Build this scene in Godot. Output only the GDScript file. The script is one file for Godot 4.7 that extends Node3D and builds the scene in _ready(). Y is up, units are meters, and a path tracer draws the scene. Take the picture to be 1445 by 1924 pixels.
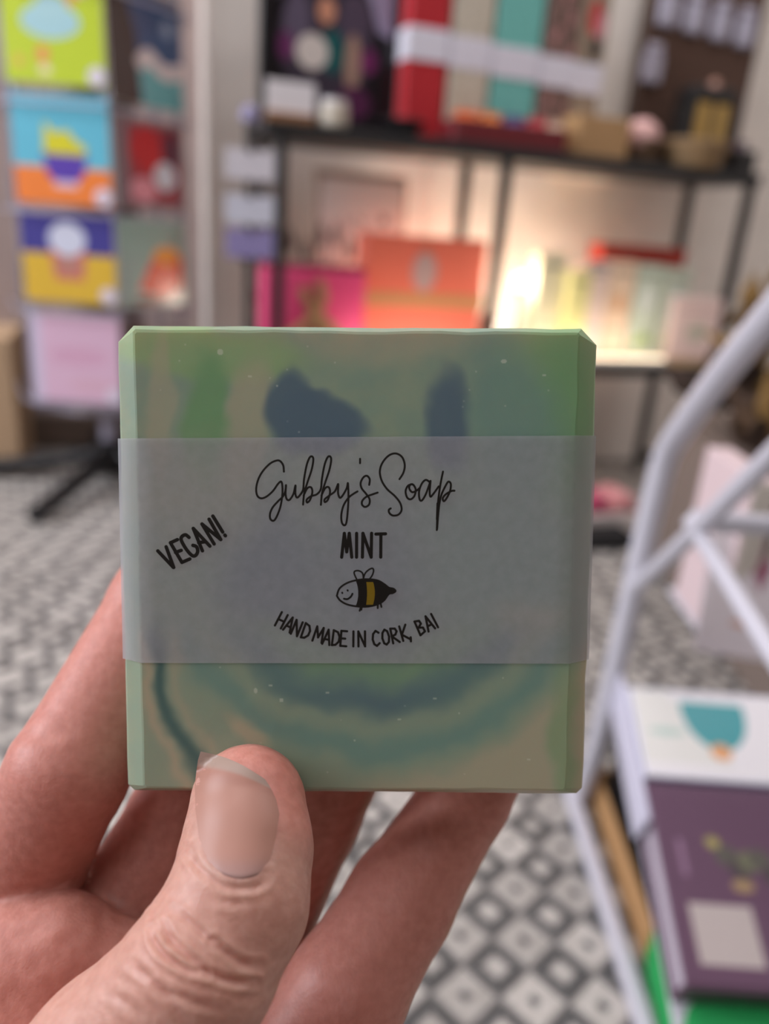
extends Node3D
# A hand holding a wrapped bar of soap in a small gift shop; shelves, card spinner and book stand behind.

const F := 1446.0                      # focal length in pixels of the 1445 x 1924 frame
var cam_basis: Basis
var cam_pos := Vector3(0, 0.49, 0)
var taken := {}
var grains := {}
var shelf_o := Vector3(-0.24, 0, -1.235)
var shelf_turn := deg_to_rad(18.97)
var rng := RandomNumberGenerator.new()

# ---------------------------------------------------------------- helpers: nodes and materials
func numbered(called: String) -> String:
	if not taken.has(called):
		taken[called] = 0
		return called
	taken[called] += 1
	return "%s_%03d" % [called, taken[called]]

func tag(o: Node, label: String, category: String, group := "") -> Node:
	o.set_meta("label", label)
	o.set_meta("category", category)
	if group != "":
		o.set_meta("group", group)
	return o

func thing(called: String, label: String, category: String, xf := Transform3D(), group := "") -> Node3D:
	var o := Node3D.new()
	o.name = numbered(called)
	add_child(o)
	o.transform = xf
	tag(o, label, category, group)
	return o

func part(called: String, mesh: Mesh, m: Material, parent: Node, at := Vector3.ZERO, b := Basis()) -> MeshInstance3D:
	var o := MeshInstance3D.new()
	o.name = called
	o.mesh = mesh
	o.material_override = m
	o.transform = Transform3D(b, at)
	parent.add_child(o, true)
	return o

func setting(called: String, mesh: Mesh, m: Material, xf: Transform3D) -> MeshInstance3D:
	var o := part(called, mesh, m, self, xf.origin, xf.basis)
	o.set_meta("kind", "structure")
	return o

func mat(c: Color, rough := 0.6, spec := 0.5, metal := 0.0) -> StandardMaterial3D:
	var m := StandardMaterial3D.new()
	m.albedo_color = c
	m.roughness = rough
	m.metallic_specular = spec
	m.metallic = metal
	return m

func noise_tex(seed_: int, freq: float, lo: Color, hi: Color, size := 256, octaves := 4) -> NoiseTexture2D:
	var n := FastNoiseLite.new()
	n.seed = seed_
	n.frequency = freq
	n.fractal_octaves = octaves
	var t := NoiseTexture2D.new()
	t.width = size
	t.height = size
	t.seamless = true
	t.noise = n
	var g := Gradient.new()
	g.set_color(0, lo)
	g.set_color(1, hi)
	t.color_ramp = g
	return t

func grained(c: Color, seed_: int, freq: float, spread: float, scale: float, rough := 0.7) -> StandardMaterial3D:
	var m := mat(c, rough)
	spread = snappedf(spread, 0.1) if spread > 0.07 else 0.05
	freq = 0.03 if freq < 0.04 else (0.05 if freq < 0.07 else 0.1)
	var key := Vector2(freq, spread)
	if not grains.has(key):
		grains[key] = noise_tex(grains.size() + 3, freq, Color(1.0 - spread, 1.0 - spread, 1.0 - spread), Color.WHITE)
	m.albedo_texture = grains[key]
	m.uv1_triplanar = true
	m.uv1_scale = Vector3(scale, scale, scale)
	m.uv1_offset = Vector3(seed_ * 0.37, seed_ * 0.11, seed_ * 0.23)
	return m

func printed(img: Image, rough := 0.35) -> StandardMaterial3D:
	var m := mat(Color.WHITE, rough)
	m.albedo_texture = ImageTexture.create_from_image(img)
	m.texture_repeat = false
	return m

func rgb(r: float, g: float, b: float) -> Color:
	return Color(r / 255.0, g / 255.0, b / 255.0)

# a point seen at a pixel, at a given depth along the view axis
func at(x: float, y: float, z: float) -> Vector3:
	return cam_pos + cam_basis * Vector3((x - 722.5) * z / F, (962.0 - y) * z / F, -z)

func pixel(w: Vector3) -> Vector2:
	var v := cam_basis.inverse() * (w - cam_pos)
	return Vector2(722.5 + F * v.x / -v.z, 962.0 - F * v.y / -v.z)

# a place on the shelf: s along the front edge, h above the floor, t behind the front edge
func on_shelf(s: float, h: float, t: float, turn := 0.0) -> Transform3D:
	var b := Basis(Vector3.UP, shelf_turn)
	return Transform3D(Basis(Vector3.UP, shelf_turn + turn), shelf_o + b * Vector3(s, h, -t))

# ---------------------------------------------------------------- helpers: meshes
func tri(st: SurfaceTool, a: Vector3, b: Vector3, c: Vector3, n: Vector3) -> void:
	var pts := [a, b, c] if (b - a).cross(c - a).dot(n) < 0.0 else [a, c, b]
	for p in pts:
		st.set_normal(n)
		st.add_vertex(p)

func quad(st: SurfaceTool, a: Vector3, b: Vector3, c: Vector3, d: Vector3, out: Vector3) -> void:
	var n := (b - a).cross(c - a).normalized()
	if n.dot(out) < 0.0:
		n = -n
	tri(st, a, b, c, n)
	tri(st, a, c, d, n)

# a box with chamfered edges, centred; base_down puts its base at y = 0
func cbox(w: float, h: float, d: float, c := 0.001, base_down := true) -> ArrayMesh:
	var st := SurfaceTool.new()
	st.begin(Mesh.PRIMITIVE_TRIANGLES)
	add_cbox(st, Vector3(0, h / 2 if base_down else 0.0, 0), Vector3(w, h, d) / 2, c)
	return st.commit()

func add_cbox(st: SurfaceTool, o: Vector3, hs: Vector3, c: float, b := Basis()) -> void:
	c = minf(c, minf(hs.x, minf(hs.y, hs.z)) * 0.9)
	var i := hs - Vector3(c, c, c)
	var P := func(p: Vector3) -> Vector3: return o + b * p
	for ax in 3:
		for s in [-1.0, 1.0]:
			var u := (ax + 1) % 3
			var v := (ax + 2) % 3
			var n := Vector3.ZERO
			n[ax] = s
			var q := []
			for k in [[-1, -1], [1, -1], [1, 1], [-1, 1]]:
				var p := Vector3.ZERO
				p[ax] = s * hs[ax]
				p[u] = k[0] * i[u]
				p[v] = k[1] * i[v]
				q.append(P.call(p))
			quad(st, q[0], q[1], q[2], q[3], b * n)
			for s2 in [-1.0, 1.0]:
				var n2 := n
				n2[u] = s2
				var e := []
				for k in [[0, -1], [0, 1], [1, 1], [1, -1]]:
					var p := Vector3.ZERO
					p[ax] = s * (hs[ax] if k[0] == 0 else i[ax])
					p[u] = s2 * (i[u] if k[0] == 0 else hs[u])
					p[v] = k[1] * i[v]
					e.append(P.call(p))
				quad(st, e[0], e[1], e[2], e[3], b * n2)
	for sx in [-1.0, 1.0]:
		for sy in [-1.0, 1.0]:
			for sz in [-1.0, 1.0]:
				var s := Vector3(sx, sy, sz)
				tri(st, P.call(Vector3(hs.x, i.y, i.z) * s), P.call(Vector3(i.x, hs.y, i.z) * s), P.call(Vector3(i.x, i.y, hs.z) * s), b * s.normalized())

func smooth_curve(pts: Array, steps: int, closed := false) -> PackedVector3Array:
	var out := PackedVector3Array()
	var n := pts.size()
	for i in (n if closed else n - 1):
		var p0: Vector3 = pts[(i - 1 + n) % n] if closed or i > 0 else pts[0]
		var p1: Vector3 = pts[i]
		var p2: Vector3 = pts[(i + 1) % n]
		var p3: Vector3 = pts[(i + 2) % n] if closed or i + 2 < n else pts[n - 1]
		for k in steps:
			out.append(p1.cubic_interpolate(p2, p0, p3, float(k) / steps))
	if not closed:
		out.append(pts[n - 1])
	return out

func tube(path: PackedVector3Array, r: float, sides := 12, cap := true) -> ArrayMesh:
	var st := SurfaceTool.new()
	st.begin(Mesh.PRIMITIVE_TRIANGLES)
	add_tube(st, path, r, sides, cap)
	return st.commit()

func add_tube(st: SurfaceTool, path: PackedVector3Array, r: float, sides := 12, cap := true, r_end := -1.0) -> void:
	if r_end < 0.0:
		r_end = r
	var n := path.size()
	var rings := []
	var dirs := []
	var side := Vector3.ZERO
	for i in n:
		var t := (path[mini(i + 1, n - 1)] - path[maxi(i - 1, 0)]).normalized()
		if i == 0:
			side = t.cross(Vector3.UP if absf(t.y) < 0.9 else Vector3.RIGHT).normalized()
		else:
			side = (side - t * side.dot(t)).normalized()
		var up := t.cross(side)
		var ring := []
		var dd := []
		for k in sides:
			var a := TAU * k / sides
			var d := side * cos(a) + up * sin(a)
			dd.append(d)
			ring.append(path[i] + d * lerpf(r, r_end, float(i) / (n - 1)))
		rings.append(ring)
		dirs.append(dd)
	for i in n - 1:
		for k in sides:
			var l := (k + 1) % sides
			var idx := [[i, k], [i + 1, k], [i + 1, l], [i, k], [i + 1, l], [i, l]]
			for q in idx:
				st.set_normal(dirs[q[0]][q[1]])
				st.add_vertex(rings[q[0]][q[1]])
	if cap:
		for e in [0, n - 1]:
			var o := (path[0] - path[1]).normalized() if e == 0 else (path[n - 1] - path[n - 2]).normalized()
			for k in sides:
				tri(st, path[e], rings[e][k], rings[e][(k + 1) % sides], o)

# profile: array of Vector2(radius, height) from bottom to top
func lathe(profile: Array, sides := 24) -> ArrayMesh:
	var st := SurfaceTool.new()
	st.begin(Mesh.PRIMITIVE_TRIANGLES)
	for i in profile.size() - 1:
		var a: Vector2 = profile[i]
		var b: Vector2 = profile[i + 1]
		var nr := Vector2(b.y - a.y, a.x - b.x).normalized()
		for k in sides:
			var t0 := TAU * k / sides
			var t1 := TAU * (k + 1) / sides
			var d0 := Vector3(cos(t0), 0, sin(t0))
			var d1 := Vector3(cos(t1), 0, sin(t1))
			var up := Vector3.UP
			var v := [d0 * a.x + up * a.y, d0 * b.x + up * b.y, d1 * b.x + up * b.y, d1 * a.x + up * a.y]
			var nn := [d0 * nr.x + up * nr.y, d0 * nr.x + up * nr.y, d1 * nr.x + up * nr.y, d1 * nr.x + up * nr.y]
			for q in [0, 2, 1, 0, 3, 2]:
				st.set_normal(nn[q])
				st.add_vertex(v[q])
	return st.commit()

# a flat sheet in its own xy plane facing +z, with uv 0..1 and a small thickness
func sheet(w: float, h: float, thick := 0.0006) -> ArrayMesh:
	var st := SurfaceTool.new()
	st.begin(Mesh.PRIMITIVE_TRIANGLES)
	for q in [[0, 0], [0, 1], [1, 1], [0, 0], [1, 1], [1, 0]]:
		st.set_normal(Vector3(0, 0, 1))
		st.set_uv(Vector2(q[0], 1.0 - q[1]))
		st.add_vertex(Vector3((q[0] - 0.5) * w, (q[1] - 0.5) * h, thick))
	for e in [[-1, 0], [1, 0], [0, -1], [0, 1]]:
		var n := Vector3(e[0], e[1], 0)
		var u := Vector3(-e[1], e[0], 0)
		var c := Vector3(e[0] * w, e[1] * h, 0) / 2
		var l := Vector3(u.x * w, u.y * h, 0) / 2
		for p in [c - l, c + l + Vector3(0, 0, thick), c + l, c - l, c - l + Vector3(0, 0, thick), c + l + Vector3(0, 0, thick)]:
			st.set_normal(n)
			st.set_uv(Vector2(clampf(p.x / w + 0.5, 0.01, 0.99), clampf(0.5 - p.y / h, 0.01, 0.99)))
			st.add_vertex(p)
	return st.commit()

# ---------------------------------------------------------------- helpers: prints
func canvas(w: int, h: int, c: Color) -> Image:
	var i := Image.create(w, h, false, Image.FORMAT_RGBA8)
	i.fill(c)
	return i

func disc(i: Image, cx: float, cy: float, rx: float, ry: float, c: Color) -> void:
	for y in range(maxi(0, int(cy - ry)), mini(i.get_height(), int(cy + ry) + 1)):
		for x in range(maxi(0, int(cx - rx)), mini(i.get_width(), int(cx + rx) + 1)):
			if pow((x + 0.5 - cx) / rx, 2) + pow((y + 0.5 - cy) / ry, 2) <= 1.0:
				i.set_pixel(x, y, c)

func poly(i: Image, pts: Array, c: Color) -> void:
	var pv := PackedVector2Array(pts)
	var lo := Vector2(1e9, 1e9)
	var hi := -lo
	for p in pv:
		lo = lo.min(p)
		hi = hi.max(p)
	for y in range(maxi(0, int(lo.y)), mini(i.get_height(), int(hi.y) + 1)):
		for x in range(maxi(0, int(lo.x)), mini(i.get_width(), int(hi.x) + 1)):
			if Geometry2D.is_point_in_polygon(Vector2(x + 0.5, y + 0.5), pv):
				i.set_pixel(x, y, c)

func rect(i: Image, x: float, y: float, w: float, h: float, c: Color) -> void:
	i.fill_rect(Rect2i(int(x), int(y), int(w), int(h)), c)

func line(i: Image, pts: Array, width: float, c: Color) -> void:
	for k in pts.size() - 1:
		var a: Vector2 = pts[k]
		var b: Vector2 = pts[k + 1]
		var r := width / 2.0
		var lo := a.min(b) - Vector2(r + 1, r + 1)
		var hi := a.max(b) + Vector2(r + 1, r + 1)
		for y in range(maxi(0, int(lo.y)), mini(i.get_height(), int(hi.y) + 1)):
			for x in range(maxi(0, int(lo.x)), mini(i.get_width(), int(hi.x) + 1)):
				var p := Vector2(x + 0.5, y + 0.5)
				var d := p.distance_to(Geometry2D.get_closest_point_to_segment(p, a, b))
				var k2 := clampf(r + 0.5 - d, 0.0, 1.0)
				if k2 > 0.0:
					var o := i.get_pixel(x, y)
					i.set_pixel(x, y, Color(lerpf(o.r, c.r, k2), lerpf(o.g, c.g, k2), lerpf(o.b, c.b, k2), maxf(o.a, lerpf(o.a, c.a, k2))))

func curve2(pts: Array, steps := 6) -> Array:
	var out := []
	var n := pts.size()
	for i in n - 1:
		var p0: Vector2 = pts[maxi(i - 1, 0)]
		var p1: Vector2 = pts[i]
		var p2: Vector2 = pts[i + 1]
		var p3: Vector2 = pts[mini(i + 2, n - 1)]
		for k in steps:
			out.append(p1.cubic_interpolate(p2, p0, p3, float(k) / steps))
	out.append(pts[n - 1])
	return out

# ---------------------------------------------------------------- build
func _ready() -> void:
	rng.seed = 7
	mat_leaf_a = mat(rgb(76, 54, 34), 0.85)
	mat_leaf_b = mat(rgb(52, 36, 26), 0.85)
	mat_leaf_c = mat(rgb(124, 94, 48), 0.85)
	set_camera()
	set_light()
	build_room()
	build_floor()
	build_soap()
	build_hand()
	build_shelf()
	build_upper_goods()
	build_lower_goods()
	build_spinner()
	build_stand()
	build_left_bits()
	# turn everything so that the walls lie along the axes
	var turn := Transform3D(Basis(Vector3.UP, -shelf_turn), Vector3.ZERO)
	for c in get_children():
		if c is Node3D:
			c.transform = turn * c.transform

func set_camera() -> void:
	var p := deg_to_rad(20.5)
	var a := deg_to_rad(4.2)
	var u0 := Vector3(0, cos(p), -sin(p))
	var fw := Vector3(0, -sin(p), -cos(p))
	var r := Vector3.RIGHT * cos(a) + u0 * sin(a)
	var u := Vector3.RIGHT * -sin(a) + u0 * cos(a)
	cam_basis = Basis(r, u, -fw)
	var cam := Camera3D.new()
	cam.name = "camera"
	cam.transform = Transform3D(cam_basis, cam_pos)
	var at_ := CameraAttributesPhysical.new()
	at_.frustum_focal_length = 12.0 / tan(atan(962.0 / F))
	at_.frustum_focus_distance = 0.122
	at_.exposure_aperture = 5.6
	at_.frustum_near = 0.02
	at_.frustum_far = 50.0
	cam.attributes = at_
	add_child(cam)
	cam.current = true

func set_light() -> void:
	var env := Environment.new()
	env.background_mode = Environment.BG_COLOR
	env.background_color = Color(0, 0, 0)
	env.tonemap_mode = Environment.TONE_MAPPER_LINEAR
	env.tonemap_exposure = 1.0
	env.sdfgi_enabled = true
	env.ssao_enabled = true
	env.ssil_enabled = true
	var we := WorldEnvironment.new()
	we.environment = env
	add_child(we)
	# ceiling panels of the shop
	shop_window(on_shelf(-2.2, 0.8, -0.45), Vector2(1.38, 1.38), 5.8)
	ceiling_panel(Vector3(-0.85, 2.56, -0.95), Vector2(1.2, 0.6), 1.4, "square-edged white ceiling light panel above the card spinner")
	ceiling_panel(Vector3(1.0, 2.56, -1.0), Vector2(1.2, 0.6), 1.0, "square-edged white ceiling light panel above the white book stand")
	ceiling_panel(Vector3(-0.6, 2.56, 1.0), Vector2(1.2, 0.6), 0.65, "square-edged white ceiling light panel behind the photographer")

func shop_window(xf: Transform3D, size: Vector2, energy: float) -> void:
	# daylight through a frosted shop window
	var t := Node3D.new()
	t.name = "window_1"
	t.set_meta("kind", "structure")
	t.transform = xf
	add_child(t)
	var white := mat(rgb(222, 220, 216), 0.5)
	for z in [-0.675, 0.0, 0.675]:
		part("window_frame", cbox(0.06, size.y, 0.05, 0.003), white, t, Vector3(0, 0.01, z))
	for y in [0.0, 1.35]:
		part("window_frame", cbox(0.06, 0.05, size.x, 0.003), white, t, Vector3(0, y, 0))
	var sky := Color(0.94, 0.96, 1.0)
	var m := mat(Color(0.9, 0.9, 0.9), 0.5)
	m.emission_enabled = true
	m.emission = sky
	m.emission_energy_multiplier = 1.4
	for z in [-0.34, 0.34]:
		part("window_pane", cbox(0.008, 1.33, 0.64, 0.001), m, t, Vector3(-0.01, 0.03, z))
	var l := AreaLight3D.new()
	l.name = "window_daylight"
	l.area_size = size
	l.area_normalize_energy = true
	l.light_color = sky
	l.light_energy = energy
	l.area_range = 8.0
	l.shadow_enabled = true
	l.transform = Transform3D(Basis(Vector3.UP, -PI / 2), Vector3(0.06, 0.7, 0))
	t.add_child(l)

func ceiling_panel(p: Vector3, size: Vector2, energy: float, label: String) -> void:
	var c := Color(1.0, 0.975, 0.99)
	var t := thing("ceiling_light", label, "light", Transform3D(Basis(), p), "ceiling light panels")
	part("housing", cbox(size.x + 0.06, 0.03, size.y + 0.06, 0.004), mat(Color(0.85, 0.85, 0.85), 0.5), t, Vector3(0, 0.012, 0))
	var m := mat(Color(0.9, 0.9, 0.9), 0.6)
	m.emission_enabled = true
	m.emission = c
	m.emission_energy_multiplier = 1.5
	part("light_diffuser", cbox(size.x, 0.012, size.y, 0.003), m, t)
	var l := AreaLight3D.new()
	l.name = "panel_lamp"
	l.area_size = size
	l.area_normalize_energy = true
	l.light_color = c
	l.light_energy = energy
	l.area_range = 8.0
	l.shadow_enabled = true
	l.transform = Transform3D(Basis(Vector3.RIGHT, -PI / 2), Vector3(0, -0.004, 0))
	t.add_child(l)

func build_room() -> void:
	var b := Basis(Vector3.UP, shelf_turn)
	var cream := grained(rgb(234, 226, 217), 3, 0.02, 0.05, 1.5, 0.85)
	var taupe := grained(rgb(164, 145, 139), 5, 0.02, 0.06, 1.5, 0.8)
	var O := func(s: float, h: float, t: float) -> Transform3D: return on_shelf(s, h, t)
	setting("wall_back", cbox(2.25, 2.7, 0.3, 0.004), cream, O.call(1.1, 0.0, 0.41))
	setting("wall_recess", cbox(2.2, 2.7, 0.1, 0.004), taupe, O.call(-1.12, 0.0, 0.52))
	setting("trim_1", cbox(0.13, 2.1, 0.05, 0.006), grained(rgb(240, 232, 222), 4, 0.03, 0.05, 2.0, 0.8), O.call(0.70, 0.6, 0.235))
	# the left wall with its window opening
	setting("wall_left", cbox(0.1, 0.8, 4.5, 0.002), taupe, O.call(-2.2, 0.0, -1.65))
	part("wall_head", cbox(0.1, 0.5, 4.5, 0.002), taupe, get_node("wall_left"), Vector3(0, 2.2, 0))
	part("wall_pier", cbox(0.1, 1.4, 0.36, 0.002), taupe, get_node("wall_left"), Vector3(0, 0.8, -2.07))
	part("wall_pier", cbox(0.1, 1.4, 2.76, 0.002), taupe, get_node("wall_left"), Vector3(0, 0.8, 0.87))
	setting("wall_right", cbox(0.1, 2.7, 4.5, 0.002), cream, O.call(2.2, 0.0, -1.65))
	setting("wall_rear", cbox(4.5, 2.7, 0.1, 0.002), grained(rgb(120, 108, 98), 6, 0.02, 0.1, 1.5, 0.85), O.call(0.0, 0.0, -3.8))
	setting("ceiling", cbox(4.6, 0.1, 4.7, 0.002), grained(rgb(225, 222, 217), 8, 0.02, 0.03, 1.0, 0.9), O.call(0.0, 2.6, -1.65))
	setting("baseboard_back", cbox(2.1, 0.07, 0.015, 0.003), mat(rgb(110, 95, 85), 0.5), O.call(-1.12, 0.0, 0.462))

func tile_mesh(rings: Array, colors: Array, half: float, high: float) -> ArrayMesh:
	# a diamond tile: concentric flat rings of glaze, a chamfer, and short sides
	var st := SurfaceTool.new()
	st.begin(Mesh.PRIMITIVE_TRIANGLES)
	var k := [Vector3(1, 0, 0), Vector3(0, 0, 1), Vector3(-1, 0, 0), Vector3(0, 0, -1)]
	for ri in rings.size():
		var ro: float = rings[ri] * half
		var inner: float = rings[ri + 1] * half if ri + 1 < rings.size() else 0.0
		st.set_color(colors[ri])
		for e in 4:
			var a: Vector3 = k[e]
			var c: Vector3 = k[(e + 1) % 4]
			var up := Vector3.UP * high
			if inner > 0.0:
				quad(st, a * ro + up, c * ro + up, c * inner + up, a * inner + up, Vector3.UP)
			else:
				tri(st, a * ro + up, c * ro + up, up, Vector3.UP)
	st.set_color(colors[0])
	for e in 4:
		var a: Vector3 = k[e]
		var c: Vector3 = k[(e + 1) % 4]
		quad(st, a * half * rings[0] + Vector3.UP * high, c * half * rings[0] + Vector3.UP * high, c * half + Vector3.UP * (high * 0.55), a * half + Vector3.UP * (high * 0.55), a + c + Vector3.UP)
		quad(st, a * half + Vector3.UP * (high * 0.55), c * half + Vector3.UP * (high * 0.55), c * half, a * half, a + c)
	return st.commit()

func build_floor() -> void:
	var fl := Node3D.new()
	fl.name = "floor"
	add_child(fl)
	fl.set_meta("kind", "structure")
	var xf := on_shelf(0, -0.1, -1.65)
	part("floor_slab", cbox(4.6, 0.0975, 4.7, 0.001), grained(rgb(150, 145, 138), 11, 0.05, 0.2, 3.0, 0.9), fl, xf.origin, xf.basis)
	var s := 0.0475
	var half := s * 0.5 - 0.0005
	var w := Color(0.62, 0.585, 0.545)
	var d := Color(0.075, 0.075, 0.075)
	var g := Color(0.30, 0.29, 0.28)
	var dark := tile_mesh([0.97, 0.90, 0.52, 0.40], [g, d, g, w], half, 0.0025)
	var pale := tile_mesh([0.97, 0.88, 0.24, 0.17], [g.lerp(w, 0.45), w, g, d], half, 0.0025)
	var tones := []
	for k in 3:
		var m := mat(Color(1, 1, 1).darkened(0.05 * k), 0.42)
		m.vertex_color_use_as_albedo = true
		m.albedo_texture = noise_tex(20 + k, 0.05, Color(0.86, 0.85, 0.84), Color.WHITE)
		m.uv1_triplanar = true
		m.uv1_world_triplanar = true
		m.uv1_scale = Vector3(6, 6, 6)
		tones.append(m)
	var near := []
	var rest := [[], []]
	var basis_inv := Basis(Vector3.UP, shelf_turn).inverse()
	for i in range(-44, 44):
		for j in range(-46, 44):
			for kind in 2:
				var p := Vector3(0.1505 + (i + 0.5 * kind) * s, -0.0025, -0.403 + (j + 0.5 * kind) * s)
				var l := basis_inv * (p - shelf_o)
				if l.x < -2.12 or l.x > 2.12 or l.z < (-0.43 if l.x < -0.07 else -0.23) or l.z > 2.9:
					continue
				var seen := false
				if p.z < -0.15:
					var q := pixel(p)
					seen = (q.y > 1490 and q.y < 1940 and q.x > 740 + (1924 - q.y) * 0.45 and q.x < 1200) or (q.x > -10 and q.x < 235 and q.y > 1040 and q.y < 1440) or (q.x > 1110 and q.x < 1390 and q.y > 1030 and q.y < 1330) or (q.x > 500 and q.x < 790 and q.y > 1490 and q.y < 1900)
				if seen:
					near.append([p.distance_to(cam_pos), p, kind])
				else:
					rest[kind].append(p)
	near.sort_custom(func(a, b): return a[0] < b[0])
	for n in near.size():
		if n < 300:
			part("tile", [dark, pale][near[n][2]], tones[rng.randi() % 3], fl, near[n][1])
		else:
			rest[near[n][2]].append(near[n][1])
	for kind in 2:
		var mm := MultiMesh.new()
		mm.transform_format = MultiMesh.TRANSFORM_3D
		mm.mesh = [dark, pale][kind]
		mm.instance_count = rest[kind].size()
		for n in rest[kind].size():
			mm.set_instance_transform(n, Transform3D(Basis(), rest[kind][n]))
		var mi := MultiMeshInstance3D.new()
		mi.name = ["dark_tile_field", "pale_tile_field"][kind]
		mi.multimesh = mm
		mi.material_override = tones[0]
		mi.set_meta("kind", "stuff")
		fl.add_child(mi)

# ---------------------------------------------------------------- the soap
const SOAP_TILT := 0.089
const SOAP_Z := 124.85
const SOAP_X := -4.65
const SOAP_Y := -9.1
const SOAP_W := 77.0
const SOAP_H := 77.4
const SOAP_D := 22.0

# where a mark that I measured in the photograph lies on the soap's front face, in millimetres from its middle
func on_soap(px: float, py: float) -> Vector2:
	var k := (962.0 - py) / F
	var y := (k * SOAP_Z - SOAP_Y) / (cos(SOAP_TILT) + k * sin(SOAP_TILT))
	return Vector2((px - 722.5) / F * (SOAP_Z - y * sin(SOAP_TILT)) - SOAP_X, y)

func soap_transform() -> Transform3D:
	var b := cam_basis * Basis(Vector3.RIGHT, SOAP_TILT) * Basis(Vector3.BACK, deg_to_rad(-0.45))
	return Transform3D(b, cam_pos + cam_basis * Vector3(SOAP_X, SOAP_Y, -SOAP_Z) * 0.001)

func blob(c: Color, to: Color, x: float, y: float, cx: float, cy: float, rx: float, ry: float, turn := 0.0, amount := 1.0, soft := 0.35) -> Color:
	var dx := x - cx
	var dy := y - cy
	var u := (dx * cos(turn) + dy * sin(turn)) / rx
	var v := (-dx * sin(turn) + dy * cos(turn)) / ry
	var d := sqrt(u * u + v * v)
	var k := 1.0 - smoothstep(1.0 - soft, 1.0 + soft, d)
	return c.lerp(to, k * amount) if k > 0.0 else c

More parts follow.
